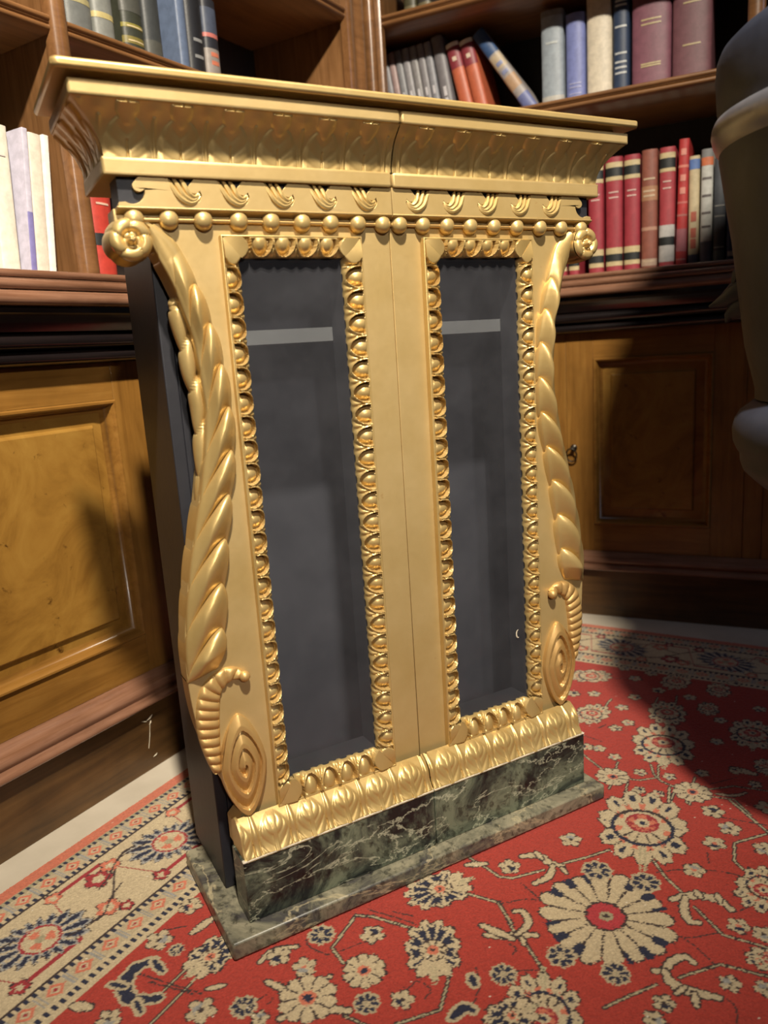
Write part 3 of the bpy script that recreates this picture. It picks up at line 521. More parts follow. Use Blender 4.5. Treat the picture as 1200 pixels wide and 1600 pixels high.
# --- upper shelving
def upper(wall, x0, x1, yf, uprights, shelves, label, deep=.32):
    x = (x0 + x1) / 2; o = wall_thing('bookcase', wall, x, label, 'bookcase', z=.903)
    b = MB(); b.box(x0, x1, yf + deep, yf + deep + .02, .904, 2.1); mb_rel(b, 'back_panel', M['back'], o, x, z=.903)
    for u0, u1 in uprights:
        w = u1 - u0; su0, su1 = (u0 + .003, u1 - .003) if w < .04 else ((u0 - .03, u0 - .004) if wall == 'R' else (u1 - .07, u1 - .003))
        u = MB(); u.box(su0, su1, yf + .014, yf + deep, .9035, 2.1)
        w = u1 - u0
        if w < .04: pf = [(u0, yf + .02), (u0, yf + .004), (u0 + .006, yf - .002), ((u0 + u1) / 2, yf - .005), (u1 - .006, yf - .002), (u1, yf + .004), (u1, yf + .02)]
        else:
            pf = [(u0, yf + .02), (u0, yf), (u0 + .006, yf - .004), (u0 + .015, yf - .004)] + [(u0 + w * .5 - .010, yf), (u0 + w * .5 - .004, yf + .003), (u0 + w * .5 + .004, yf + .003), (u0 + w * .5 + .010, yf)] + [(u1 - .015, yf - .004), (u1 - .006, yf - .004), (u1, yf), (u1, yf + .02)]
        up = mb_rel(u, 'upright', M['upright'], o, x, z=.903)
        f = MB(); f.prism(pf, .9035, 2.1, 'z'); mb_rel(f, 'upright_moulding', M['shelfwood'], up, x, z=.903, angle=50)
    for s0, s1, zt in shelves:
        s = MB(); pr = [(yf + deep, zt), (yf + .012, zt)] + arc(yf + .008, zt - .0065, .006, .0055, 100, 260, 6) + [(yf + .005, zt - .0135)] + arc(yf + .012, zt - .021, .008, .006, 120, 250, 5) + [(yf + .013, zt - .030), (yf + deep, zt - .030)]
        s.prism(pr, s0, s1, 'x'); mb_rel(s, 'shelf', M['shelfwood'], o, x, z=.903, angle=50)
    return o
upper('L', -1.9, -.0, .06, [(-1.020, -.985), (-.11, -.03)], [(-1.9, -1.020, 1.327), (-.985, -.11, 1.327), (-1.9, -1.020, 1.611), (-.985, -.11, 1.611)], 'left wall wooden bookcase with rounded shelf edges, holding grey and pale books')
upper('R', -.12, 1.75, 0.0, [(-.075, -.022), (.862, .898)], [(-.079, .862, 1.325), (.898, 1.75, 1.325), (-.079, .862, 1.613), (.898, 1.75, 1.613)], 'right wall wooden bookcase with moulded shelves, holding red, blue and purple books')

# ------------------------------------------------------------------ gilded display cabinet
X0 = .005
cab = thing('display_cabinet', (X0, .06, 0), 'gilded lyre-shaped display cabinet with two glazed doors on a green marble base', 'cabinet')
CO = (X0, .06, 0)
def cb(mb, name, mat, parent=None, **k): return mb.build(name, mat, parent or cab, off=CO, **k)
# body
HB = .298
b = MB(); y0, y1 = .048, .20
b.box(X0 - HB, X0 - HB + .016, y0, y1, .0255, 1.0235); b.box(X0 + HB - .016, X0 + HB, y0, y1, .0255, 1.03)
b.box(X0 - HB + .016, X0 + HB - .016, y0, y1, .0255, .045); b.box(X0 - HB + .016, X0 + HB - .016, y0, y1, 1.012, 1.03)
# front stiles of the carcass that show at the waist
b.box(X0 - HB + .016, X0 - HB + .05, y0 + .0008, y0 + .016, .045, 1.012); b.box(X0 + HB - .05, X0 + HB - .016, y0 + .0008, y0 + .016, .045, 1.012)
cb(b, 'carcass', M['char'], bevel=.0015)
k = MB(); k.box(X0 - HB + .0165, X0 + HB - .0165, y1 - .010, y1 - .001, .0455, 1.0115); cb(k, 'back_panel', M['slate'])
li = MB()
for sx in (-1, 1):
    li = MB(); li.box(X0 + sx * (HB - .0165), X0 + sx * (HB - .020), y0 + .02, y1 - .0105, .0455, 1.0115); cb(li, 'side_lining', M['slate'])
for zz in (.774,):
    s = MB(); s.box(X0 - HB + .0505, X0 + HB - .0505, y0 - .0025, y1 - .0105, zz - .009, zz + .009); cb(s, 'inner_shelf', M['shelfgrey'])
# plinth slab, chipped rounded back corner
p = MB(); p.box(-.319, .319, -.0592, .168, 0.0002, .0249); cb(p, 'plinth_slab', M['slab'], bevel=.003)
# top board with rounded front edge and a thin dark sub-board
t = MB(); pr = [(-.389, .115), (-.389, -.048), (-.385, -.053), (.395, -.053), (.399, -.048), (.399, .115)]
t.prism(pr, 1.0362, 1.0462, 'z'); cb(t, 'top_board', M['gold'], bevel=.003)
t = MB(); t.box(-.360, .370, -.030, .115, 1.0302, 1.0362); cb(t, 'top_underboard', M['gold_red'], bevel=.001)

SIDE = [(-0.2766, 0.8089), (-0.2708, 0.7685), (-0.2671, 0.7272), (-0.2644, 0.6965), (-0.2653, 0.6681), (-0.2668, 0.6347), (-0.2696, 0.6034), (-0.2736, 0.568), (-0.2813, 0.5286), (-0.2914, 0.4894), (-0.2993, 0.4494)]
CURL = [(-0.2501, 0.353), (-0.2655, 0.3589), (-0.282, 0.3539), (-0.294, 0.3417), (-0.2997, 0.3208), (-0.3022, 0.291), (-0.3004, 0.2549), (-0.298, 0.2316)]
half = [(-.338, .9165), (-.338, .899), (-.327, .897), (-.312, .893), (-.304, .884), (-.297, .869), (-.2865, .847), (-.277, .82), (-.270, .797), (-.2645, .772), (-.262, .745), (-.260, .72), (-.2595, .695), (-.2635, .66), (-.276, .604), (-.290, .551), (-.303, .498), (-.3125, .451), (-.319, .405), (-.3205, .36), (-.3165, .305), (-.306, .258), (-.293, .218), (-.281, .191), (-.272, .175), (-.272, .160), (-.283, .150), (-.283, .1135), (.0045, .1135), (.0045, .9165)]
def curve(pts, n):
    """resampled smooth open curve through 2d points"""
    P = np.array(pts, float); d = np.r_[0, np.cumsum(np.hypot(*np.diff(P, axis=0).T))]; u = d / d[-1]
    # catmull-rom
    out = []; T = np.linspace(0, 1, n)
    m = np.zeros_like(P)
    for i in range(len(P)):
        a, c = max(i - 1, 0), min(i + 1, len(P) - 1); m[i] = (P[c] - P[a]) / (u[c] - u[a])
    for tt in T:
        i = min(max(np.searchsorted(u, tt) - 1, 0), len(P) - 2); h = u[i + 1] - u[i]; x = (tt - u[i]) / h
        out.append(P[i] * (2 * x**3 - 3 * x**2 + 1) + m[i] * h * (x**3 - 2 * x**2 + x) + P[i + 1] * (-2 * x**3 + 3 * x**2) + m[i + 1] * h * (x**3 - x**2))
    return np.array(out)
EDGE = curve(half[2:-5], 80)
HALF = half[:2] + [tuple(p) for p in EDGE] + half[-5:]
def lerp_tab(tab, n=None): return tab

def ovolo_egg(da, p, w, bb):
    """egg-and-dart height: da metres along from the egg centre, bb 0 (outer) .. 1 (inner edge)"""
    base = .0115 * np.sqrt(np.clip(1 - bb ** 2, 0, 1)) + .0008
    q = np.sqrt((da / (.345 * p)) ** 2 + ((bb - .24) / .56) ** 2)
    h = base.copy()
    hollow = (q < 1.22)
    h = np.where(hollow, base * .55 - .0042, h)
    h = np.where(q < 1, base * .55 - .0042 + .0085 * np.sqrt(np.clip(1 - q ** 2, 0, 1)), h)
    ridge = np.exp(-((q - 1.34) / .11) ** 2) * .0026
    h = h + np.where(q > 1.15, ridge, 0)
    h = np.where(q > 1.46, h - .0024, h)
    dart = np.exp(-(((np.abs(da) - p / 2) / (.10 * p)) ** 2)) * np.clip((bb - .35) / .3, 0, 1) * .0032
    h = h + np.where(q > 1.5, dart, 0)
    return np.where(bb < .06, .0095, h)
SK = np.array((0, .003, 0))
def egg_strip(mb, c0, along, across, L, w, n, nu, mitre=(0, 0), corner=.0):
    """relief strip: c0 outer start corner (x,z), unit vectors along / across (towards the glass)"""
    def fn(U, V):
        a = U * L; bb = V
        lo = mitre[0] * bb * w; hi = L - mitre[1] * bb * w
        a = lo + (hi - lo) * U
        body = L - 2 * corner; p = body / n
        da = ((a - corner) / p) % 1.0; da = (da - .5) * p
        h = ovolo_egg(da, p, w, bb)
        if corner > 0:
            # acanthus leaf folded over the mitred corner
            e = np.minimum(a, L - a); x = e / corner
            leaf = .0065 + .0065 * np.sin(np.clip(x, 0, 1) * np.pi * .62 + .3) * (1 - .45 * bb)
            edge = np.clip((1.02 - x - .25 * (2 * bb - 1) ** 2) / .05, 0, 1)
            inside = e < corner * 1.03
            h = np.where(inside, leaf * edge + (base_flat(bb)) * (1 - edge), h)
        X = c0[0] + along[0] * a + across[0] * bb * w; Z = c0[1] + along[1] * a + across[1] * bb * w
        return X, -h, Z
    mb.grid(fn, nu, 23, SK)
def base_flat(bb): return .006 * np.sqrt(np.clip(1 - bb ** 2, 0, 1)) - .001

def waterleaf(a, v):
    """a in periods (0 = leaf centre), v 0 bottom .. 1 top"""
    a = (a + .5) % 1 - .5; w = .43 * np.sqrt(np.clip(1 - (v / .99) ** 3, 0, 1)) + .002; t = np.abs(a) / w
    leaf = .0052 * np.sqrt(np.clip(1 - t ** 2 * .8, 0, 1)) - .0013 * np.abs(np.sin(9.5 * (v - .55 * t ** 1.5 + .12))) ** 4 * (t > .14)
    leaf = np.where(t < .13, leaf + .0016 * (1 - v), leaf)
    edge = np.clip((1 - t) / .10, 0, 1)
    d = np.abs(np.abs(a) - .5); dw = .12 * np.clip(1.1 - v * .9, 0, 1) ** .6; dart = .0042 * np.clip(1 - (d / (dw + .002)) ** 2, 0, 1)
    return np.where(t < 1, leaf * edge, np.maximum(dart, -.001))
def lotus(a, v):
    a = (a + .5) % 1 - .5; aa = np.abs(a)
    w = .46 * np.sqrt(np.clip(1 - (v / .78) ** 2.2, 0, 1)) + .001; t = aa / w
    leaf = np.where(t < 1, .0045 * np.clip((1 - t) / .25, 0, 1) ** .6 - .0012 * np.abs(np.sin(11 * (v - .35 * t))) ** 4, -.0015)
    leaf = leaf - .004 * np.exp(-(aa / .018) ** 2) * (v < .36)
    tw = .02 + .19 * np.clip((v - .48) / .34, 0, 1) * (v < .97); tul = np.where((aa < tw) & (v > .46), .0068 * np.sqrt(np.clip(1 - (aa / tw) ** 2, 0, 1)) * np.clip((v - .44) / .2, 0, 1), -1)
    stem = .005 * np.exp(-((aa - .5) / .035) ** 2) * (v < .75)
    side = .0035 * np.exp(-((aa - .5) / .13) ** 2) * np.exp(-((v - .86) / .12) ** 2)
    return np.maximum(np.maximum(leaf, tul), np.maximum(stem, side))

FRAME_O = (-.2215, -.0430, .160, .8875); OPEN = (-.2019, -.0670, .191, .8646)
def build_door(mir):
    m = (lambda x: 2 * X0 - x) if mir else (lambda x: x)
    sg = -1 if mir else 1
    def fin(mb, name, mat, parent, **k):
        mb.v = [(m(p[0]), p[1], p[2]) for p in mb.v]; return cb(mb, name, mat, parent, **k)
    # board
    d = MB(); o = OPEN
    d.prism(HALF, 0, .032, 'y', holes=[[(o[0] - .004, o[2] - .004), (o[1] + .004, o[2] - .004), (o[1] + .004, o[3] + .004), (o[0] - .004, o[3] + .004)]])
    door = fin(d, 'door', M['gold_flat'], cab, bevel=.001)
    jb = MB(); ring = lambda e: [(o[0] - e, o[2] - e), (o[1] + e, o[2] - e), (o[1] + e, o[3] + e), (o[0] - e, o[3] + e)]
    jb.prism(ring(.0036), .006, .044, 'y', holes=[ring(.0015)])
    fin(jb, 'window_reveal', M['jamb'], door)
    g = MB(); g.box(o[0] - .0014, o[1] + .0014, .0015, .0035, o[2] - .0009, o[3] + .0009); pane = fin(g, 'glass_pane', M['glass'], door)
    if mir:
        wm = MB(); c = (.0 + 2 * X0 - .1965, .300); 
        wm.tube([(c[0] + .0035 * math.cos(a), .0012, c[1] + .0065 * math.sin(a)) for a in np.linspace(-1.9, 1.7, 9)], [.0004, .0008, .0012, .0013, .0013, .0012, .001, .0008, .0004], 6, .4)
        fin(wm, 'white_scuff', M['page'], door)
    # egg-and-dart frame
    e = MB(); xo, xi, zb, zt = FRAME_O
    wl, wr, wt, wb = o[0] - xo, xi - o[1], zt - o[3], o[2] - zb
    egg_strip(e, (xo, zt), (1, 0), (0, -1), xi - xo, wt, 4, 190, (wl / wt, wr / wt), .031)
    egg_strip(e, (xi, zb), (-1, 0), (0, 1), xi - xo, wb, 4, 190, (wr / wb, wl / wb), .034)
    egg_strip(e, (xi, zt), (0, -1), (-1, 0), zt - zb, wr, 23, 640, (wt / wr, wb / wr), .032)
    egg_strip(e, (xo, zb), (0, 1), (1, 0), zt - zb, wl, 23, 640, (wb / wl, wt / wl), .032)
    fin(e, 'egg_and_dart_frame', M['gold'], door, angle=60, fix=False)
    fl_ = MB(); fr = .0022
    fl_.prism([(xo - fr, zb - .003), (xi + fr, zb - .003), (xi + fr, zt + fr), (xo - fr, zt + fr)], -.0098, 0, 'y', holes=[[(xo, zb), (xi, zb), (xi, zt), (xo, zt)]])
    fin(fl_, 'frame_fillet', M['gold'], door, bevel=.0008)
    # frieze: dark ground, gilt running-wave fretwork with ribbed leaves in the troughs
    gd = MB(); gd.box(-.3315, .0045, -.005, .032, .9165, .9486); fr_ = fin(gd, 'frieze_ground', M['char'], door)
    pitch = .0563
    out = [(-.3335, .9172), (-.3335, .9195)]
    cs = [-.3185] + [-.2575 + pitch * i for i in range(5)]
    for i, cx in enumerate(cs):
        if i == 0: pts = [(-.3325, .9215)] + [(cx + .0150 * math.cos(a), .9365 + .0165 * math.sin(a)) for a in np.linspace(-2.1, -.25, 10)]
        else: pts = [(cx - .021, .949), (cx - .0185, .943), (cx - .014, .935), (cx - .008, .927)] + [(cx + .002 + .0145 * math.cos(a), .9345 + .0145 * math.sin(a)) for a in np.linspace(-1.9, -.2, 9)]
        hx = cx + .0085; pts += [(hx + .0068 * math.cos(a), .9385 + .0058 * math.sin(a)) for a in np.linspace(-.45, -math.pi * 1.3, 12)]
        pts += [(hx + .001, .949)]
        out += pts
    out += [(.0045, .949), (.0045, .9172)]
    w = MB(); w.prism(out, -.011, -.005, 'y'); fin(w, 'running_wave', M['gold_flat'], door, bevel=.0012)
    for cx in cs[1:]:
        lf = MB()
        for kk, (dx, dz, r) in enumerate(((0, 0, .0036), (.0050, .0030, .0034), (.0102, .0065, .0032))):
            c = [(cx - .021 + dx * 1.5, -.0065, .949), (cx - .0155 + dx * 1.3, -.009, .938 + dz * .5), (cx - .009 + dx, -.0105, .928 + dz * .8), (cx + .001 + dx * .6, -.011, .9225 + dz), (cx + .009 + dx * .2, -.010, .9245 + dz), (cx + .0145 - dx * .1, -.0085, .930 + dz * .8)]
            q = curve([(p[0], p[2]) for p in c], 16); yy = np.interp(np.linspace(0, 1, 16), np.linspace(0, 1, 6), [p[1] for p in c])
            lf.tube([(q[i][0], yy[i], q[i][1]) for i in range(16)], [r * (.25 + .75 * math.sin(math.pi * min(.93, .06 + i / 16)) ** .5) for i in range(16)], 8)
        fin(lf, 'wave_leaf', M['gold'], door)
    lg = MB(); lg.prism([(-.012, .9172), (-.012, .9155), (-.003, .911), (.004, .911), (.004, .9172)], -.3355, .0045, 'x'); fin(lg, 'frieze_ledge', M['gold_flat'], door, bevel=.0006)
    # row of balls threaded on a rod
    rod = MB(); rod.tube([(-.322, -.0035, .9055), (.0045, -.0035, .9055)], .0027, 8); rd = fin(rod, 'bead_rod', M['gold_red'], door)
    xs = [-.318, -.280, -.241, -.199, -.159, -.119, -.081, -.043, -.0075]
    first = None
    for i, x in enumerate(xs):
        if first is None:
            s_ = MB(); s_.sphere((0, 0, 0), .0112, 20, 14, (1, .85, 1)); s_.v = [(p[0], p[1] - .0045, p[2]) for p in s_.v]
            first = s_.build('bead', M['gold'], door); first.location = (m(x) - CO[0], -CO[1], .9055)
        else:
            c = first.copy(); COL.objects.link(c); c.parent = door; c.location = (m(x) - CO[0], -CO[1], .9055)
    # rosette at the top of the volute
    ro = MB(); rc = (-.3245, .8835); RR = .0230
    def rosf(U, V):
        th = U * 2 * np.pi; r = V; sw = th + .45 * r
        petal = np.abs(np.cos(2.5 * sw)) ** .32
        rad = RR * r * (.90 + .10 * petal)
        h = .0135 - .006 * r ** 8 + .0034 * petal * np.clip(r / .5, 0, 1) * (1 - .3 * r) + .0022 * r - .0035 * np.exp(-((r - .36) / .13) ** 2) + .0085 * np.sqrt(np.clip(1 - (r / .24) ** 2, 0, 1))
        return rc[0] + rad * np.cos(th), -h + .002, rc[1] + rad * np.sin(th)
    ro.grid(rosf, 97, 26)
    def rosside(U, V):
        th = U * 2 * np.pi; sw = th + .45; petal = np.abs(np.cos(2.5 * sw)) ** .32
        rad = RR * (.90 + .10 * petal) * (1 + .10 * np.sin(np.pi * V) - .25 * np.clip(V - .7, 0, 1))
        return rc[0] + rad * np.cos(th), -.008 + V * .050, rc[1] + rad * np.sin(th)
    ro.grid(rosside, 97, 10)
    fin(ro, 'rosette', M['gold'], door, angle=60)
    # ribbon curling from the rosette over into the arm
    rb_ = MB(); ang = np.linspace(math.radians(100), math.radians(-35), 16)
    rb_.tube([(rc[0] + .0285 * math.cos(a) + .003, .010, rc[1] + .0235 * math.sin(a)) for a in ang], [.0055] * 12 + [.005, .004, .003, .002], 10, 2.6)
    fin(rb_, 'volute_ribbon', M['gold'], door)
    # main arm: overlapping acanthus leaves twisting down the outline
    inner = curve([(-.296, .902), (-.275, .885), (-.263, .861), (-.252, .831), (-.241, .792), (-.234, .759), (-.230, .727), (-.228, .69), (-.229, .649), (-.232, .625), (-.239, .587), (-.247, .543), (-.257, .485), (-.261, .445), (-.268, .399), (-.280, .370)], 300)
    outer = curve([(-.306, .893), (-.3015, .8808), (-.2962, .866), (-.2872, .8468), (-.2785, .8203), (-.2725, .7976), (-.2660, .7708), (-.2640, .748), (-.2620, .72), (-.2610, .695), (-.265, .66), (-.276, .604), (-.290, .551), (-.303, .498), (-.312, .451), (-.3185, .405), (-.3205, .36)], 300)
    NL = 11
    def armf(W, V):
        # rows of the grid follow the leaf edges, so the notches stay crisp
        A = np.where(V > .16, 1.0 * ((np.minimum(V, .84) - .16) / .68) ** 1.8, .32 * ((.16 - V) / .16) ** 2)
        p_ = -1.1 + W * (NL + 1.2); U = np.clip((p_ + A) / NL, 0, 1) ** (1 / .86)
        kk = np.linspace(0, 1, 300); at = lambda T: np.stack([np.interp(U, kk, T[:, 0]), np.interp(U, kk, T[:, 1])], -1)
        I = at(inner); O = at(outer)
        f = p_ - np.floor(p_ + 1e-6); bul = np.sin(np.pi * np.clip(f, 0, 1) ** .62) ** .7
        scal = .0050 * (bul - .6)
        s_ = np.clip(V / .78, 0, 1); wrap = np.clip((V - .78) / .22, 0, 1)
        x = I[..., 0] + (O[..., 0] - I[..., 0]) * s_ + np.where(V < .12, scal * (1 - V / .12), 0) * np.clip((U - .07) / .12, 0, 1) + np.where(V > .7, -.0015 * (bul - .5), 0)
        z = I[..., 1] + (O[..., 1] - I[..., 1]) * s_
        wid = np.hypot(*(I - O).transpose(2, 0, 1)) if I.ndim == 3 else .03
        dome = np.sin(np.pi * np.clip(.06 + .80 * s_, 0, 1)) ** .8
        amp = np.clip((U - .07) / .10, .0, 1) * np.clip(1 - (V - .52) / .30, .05, 1)
        h = dome * (.0085 + .0135 * bul * amp * (.6 + .4 * np.clip(wid / .04, 0, 1))) * np.clip(1.05 - .45 * s_ * 0, 0, 1)
        h = h * np.clip((1 - U) / .05, 0, 1) ** .5
        h = np.where(V < .03, -.001, h)
        y = -h * (1 - wrap) + wrap * .031
        return x, y, z
    ar = MB(); ar.grid(armf, int((NL + 1.2) * 60) + 1, 44, SK); fin(ar, 'acanthus_arm', M['gold'], door, angle=70, fix=False)
    # second strand of leaves on the side face
    sd = curve([(-.2800, .8165), (-.2778, .8040), (-.2726, .7685), (-.2692, .7300)] + SIDE[3:], 260)
    def sidef(U, V):
        kk = np.linspace(0, 1, 260); P = np.stack([np.interp(U, kk, sd[:, 0]), np.interp(U, kk, sd[:, 1])], -1); th = V * 2 * np.pi
        ph = 7.4 * U ** .95 + .22 * np.cos(th); f = ph - np.floor(ph); bul = np.sin(np.pi * f ** .62) ** .6
        r = (.0058 + .0046 * bul) * np.clip(U / .03 + .3, 0, 1) ** .5 * np.clip((1.03 - U) / .35, .1, 1) ** .6
        return P[..., 0] + r * np.cos(th), .017 + 1.2 * r * np.sin(th), P[..., 1] + 0 * th
    ss = MB(); ss.grid(sidef, 420, 20); ss.sphere((sd[0][0], .017, sd[0][1]), .0065, 12, 8); fin(ss, 'side_leaf_strand', M['gold'], door, angle=70)
    # fluted crescent with its terminal ball
    cl = curve(CURL, 200)
    tang = np.gradient(cl, axis=0); tang /= np.hypot(*tang.T)[:, None]; nrm = np.stack([tang[:, 1], -tang[:, 0]], -1)
    def curlf(U, V):
        kk = np.linspace(0, 1, 200); P = np.stack([np.interp(U, kk, cl[:, 0]), np.interp(U, kk, cl[:, 1])], -1); Nn = np.stack([np.interp(U, kk, nrm[:, 0]), np.interp(U, kk, nrm[:, 1])], -1)
        w = .0030 + .0125 * np.sin(np.pi * np.clip(U * .90 + .06, 0, 1)) ** .9; s_ = (V - .5) * 2
        rib = np.abs(np.sin(np.pi * 13 * U + .7 * s_)) ** .8
        h = np.clip(1 - s_ ** 4, 0, 1) ** .5 * (.0035 + .0032 * rib) + .001 * (1 - np.abs(s_))
        return P[..., 0] + Nn[..., 0] * w * s_, -h, P[..., 1] + Nn[..., 1] * w * s_
    cu = MB(); cu.grid(curlf, 260, 18, SK); cu.sphere((-.2505, -.0075, .3535), .0072, 16, 12)
    fin(cu, 'fluted_curl', M['gold_red'], door, angle=60, fix=False)
    # stepped spiral boss
    sc = (-.2635, .2315)
    def spf(U, V):
        th = U * 2 * np.pi; r = V; e_ = 1 - .13 * np.abs(np.cos(th)) ** 3 * 0
        pt = 1 / (np.abs(np.sin(th)) ** 1.55 + np.abs(np.cos(th)) ** 1.55 + 1e-6) ** (1 / 1.55)
        x = .0315 * r * np.sin(th) * pt; z = .073 * r * np.cos(th) * pt
        sp = r * 3.0 - th / (2 * np.pi) + .02; f = sp - np.floor(sp)
        ridge = np.clip(f / .10, 0, 1) * np.clip((1 - f) / .62, 0, 1) ** .8
        h = .0035 + .0062 * ridge + .003 * (1 - r)
        h = np.where(r > .985, -.001, h)
        return sc[0] + x + .028 * z * 0, -h, sc[1] + z
    sp_ = MB(); sp_.grid(spf, 145, 70); fin(sp_, 'spiral_boss', M['gold_red'], door, angle=50)
    # leaf moulding above the marble
    xl = -.2815
    def blf(U, V):
        x = xl + (X0 - .0008 - xl) * U; a = (x - xl) / .0528 + .18; v = V
        y = -.034 + .028 * v ** 1.6 + .004 * np.sin(v * 2 * np.pi); z = .1135 + .0465 * v
        h = .8 * waterleaf(a, np.clip((v - .06) / .9, 0, 1)); h = np.where(v < .06, .002, h)
        x = x + np.where(U < .5, 1, 0) * 0
        return x, y - h, z - h * .25
    bl = MB(); bl.grid(blf, 420, 44)
    endp = [(-.034 - .001, .1135)] + [(-.034 + .028 * v ** 1.6 + .004 * math.sin(v * 2 * math.pi) - .001, .1135 + .0465 * v) for v in np.linspace(0, 1, 14)] + [(.0, .160), (.012, .150), (.016, .132), (.012, .1135)]
    bl.prism(endp, xl - .0025, xl + .001, 'x')
    fin(bl, 'base_leaf_moulding', M['gold'], door, angle=60)
    # marble block
    k = MB(); k.box(-.287, X0 - .0006, -.0350, .012, .0252, .1132); fin(k, 'marble_block', M['marble'], door, bevel=.0012)
    lp = MB(); lp.box(-.2875, X0 - .0006, -.0362, -.030, .1133, .1152); fin(lp, 'plaster_bead', M['page'], door, bevel=.0006)
    # cornice: listel, lotus cavetto, fascia, returned along the side
    def off(v): return .012 + .030 * v ** 2.0
    def corn(U, V):
        v = V; o_ = off(v); xs_ = -.331 - o_; x = xs_ + (X0 - .0008 - xs_) * U
        a = (x + .261) / .0567; h = .50 * lotus(a, v) * np.clip((x - xs_) / .012, 0, 1)
        return x, -o_ - h * .9, .9665 + .0490 * v - h * .3
    co = MB(); co.grid(corn, 460, 48)
    def cside(U, V):
        o_ = off(V); x = -.331 - o_ + 0 * U; a = U * 2.4 + .5; h = .50 * lotus(a, V) * np.clip(U / .08, 0, 1)
        return x - h * .8, -o_ + (.11 + o_) * U, .9665 + .0490 * V - h * .3
    co.grid(cside, 120, 48); fin(co, 'lotus_cavetto', M['gold'], door, angle=60, fix=False)
    bk = MB()
    for z0_, z1_, oo in ((.9485, .966, .015), (1.0155, 1.030, .0445)):
        x_ = -.331 - oo; bk.prism([(x_, .11), (x_, -oo), (X0 - .0006, -oo), (X0 - .0006, .03), (-.30, .03), (-.30, .11)], z0_, z1_, 'z')
    bk.prism([(-.331, .11), (-.331, .0), (X0 - .0006, .0), (X0 - .0006, .03), (-.30, .03), (-.30, .11)], .966, 1.0155, 'z')
    fin(bk, 'cornice_fascia', M['gold_flat'], door, bevel=.003)
    return door
build_door(False)
build_door(True)

# ------------------------------------------------------------------ bronze urn on a slim stem, right foreground
UC = (.476, -.411)
urn = thing('urn', (UC[0], UC[1], 0), 'tall dark bronze urn with a raised rim band, cropped by the right photo edge', 'urn')
def ul(prof, name, mat, parent=None, mod=None, seg=96):
    m_ = MB(); m_.lathe(prof, (UC[0], UC[1], 0), seg, mod); return m_.build(name, mat, parent or urn, off=(UC[0], UC[1], 0), angle=50)
ul([(.001, .0002), (.085, .0002), (.087, .012), (.078, .022), (.062, .03), (.040, .05), (.034, .09), (.032, .30), (.036, .44), (.055, .50), (.060, .52), (.001, .52)], 'stem', M['bronze'])
ul([(.001, .521), (.09, .525), (.14, .538), (.165, .549), (.176, .559), (.186, .569), (.190, .580), (.1905, .590), (.1945, .596), (.199, .606), (.2005, .622), (.198, .634), (.192, .644), (.183, .651), (.176, .657), (.001, .658)], 'foot', M['bronze'])
body = ul([(.001, .6585), (.175, .659), (.1755, .672), (.180, .69), (.189, .725), (.199, .796), (.207, .851), (.218, .912), (.224, .945), (.224, .985), (.2275, 1.0), (.230, 1.035), (.229, 1.05), (.225, 1.060), (.215, 1.069), (.198, 1.080), (.175, 1.0945), (.155, 1.11), (.142, 1.14), (.140, 1.19), (.150, 1.25), (.175, 1.31), (.205, 1.36), (.222, 1.42), (.226, 1.48), (.218, 1.54), (.214, 1.56), (.001, 1.562)], 'body', M['bronze'])
ul([(.2235, .950), (.228, .956), (.2315, .964), (.2335, .972), (.2330, .979), (.2305, .985), (.2245, .988)], 'rim_band', M['bronze_rim'], body)
ul([(.001, 1.5625), (.218, 1.563), (.215, 1.60), (.200, 1.65), (.180, 1.70), (.150, 1.75), (.118, 1.79), (.07, 1.82), (.03, 1.84), (.03, 1.87), (.001, 1.88)], 'lid', M['bronze'])
# horned lug on the flank
dirv = Vector((-.448, .894, 0)); fw = Vector((-.894, -.448, 0))
p0 = Vector((UC[0], UC[1], .775)) + dirv * .192
hd = MB()
hd.tube([p0 + Vector((0, 0, .018)), p0 + dirv * .014 + Vector((0, 0, .016)), p0 + dirv * .026 + Vector((0, 0, .008)), p0 + dirv * .044 + Vector((0, 0, .002))], [.018, .014, .009, .0015], 12)
hd.tube([p0 + Vector((0, 0, .045)), p0 + dirv * .010 + Vector((0, 0, .040)), p0 + dirv * .016 + Vector((0, 0, .022))], [.010, .008, .003], 10)
hd.tube([p0 + Vector((0, 0, .0)), p0 + dirv * .012 + Vector((0, 0, -.006)), p0 + dirv * .020 + Vector((0, 0, -.012)), p0 + dirv * .022 + Vector((0, 0, -.020))], [.016, .012, .006, .002], 10)
hd.build('lug_handle', M['bronze'], body, off=(UC[0], UC[1], 0))

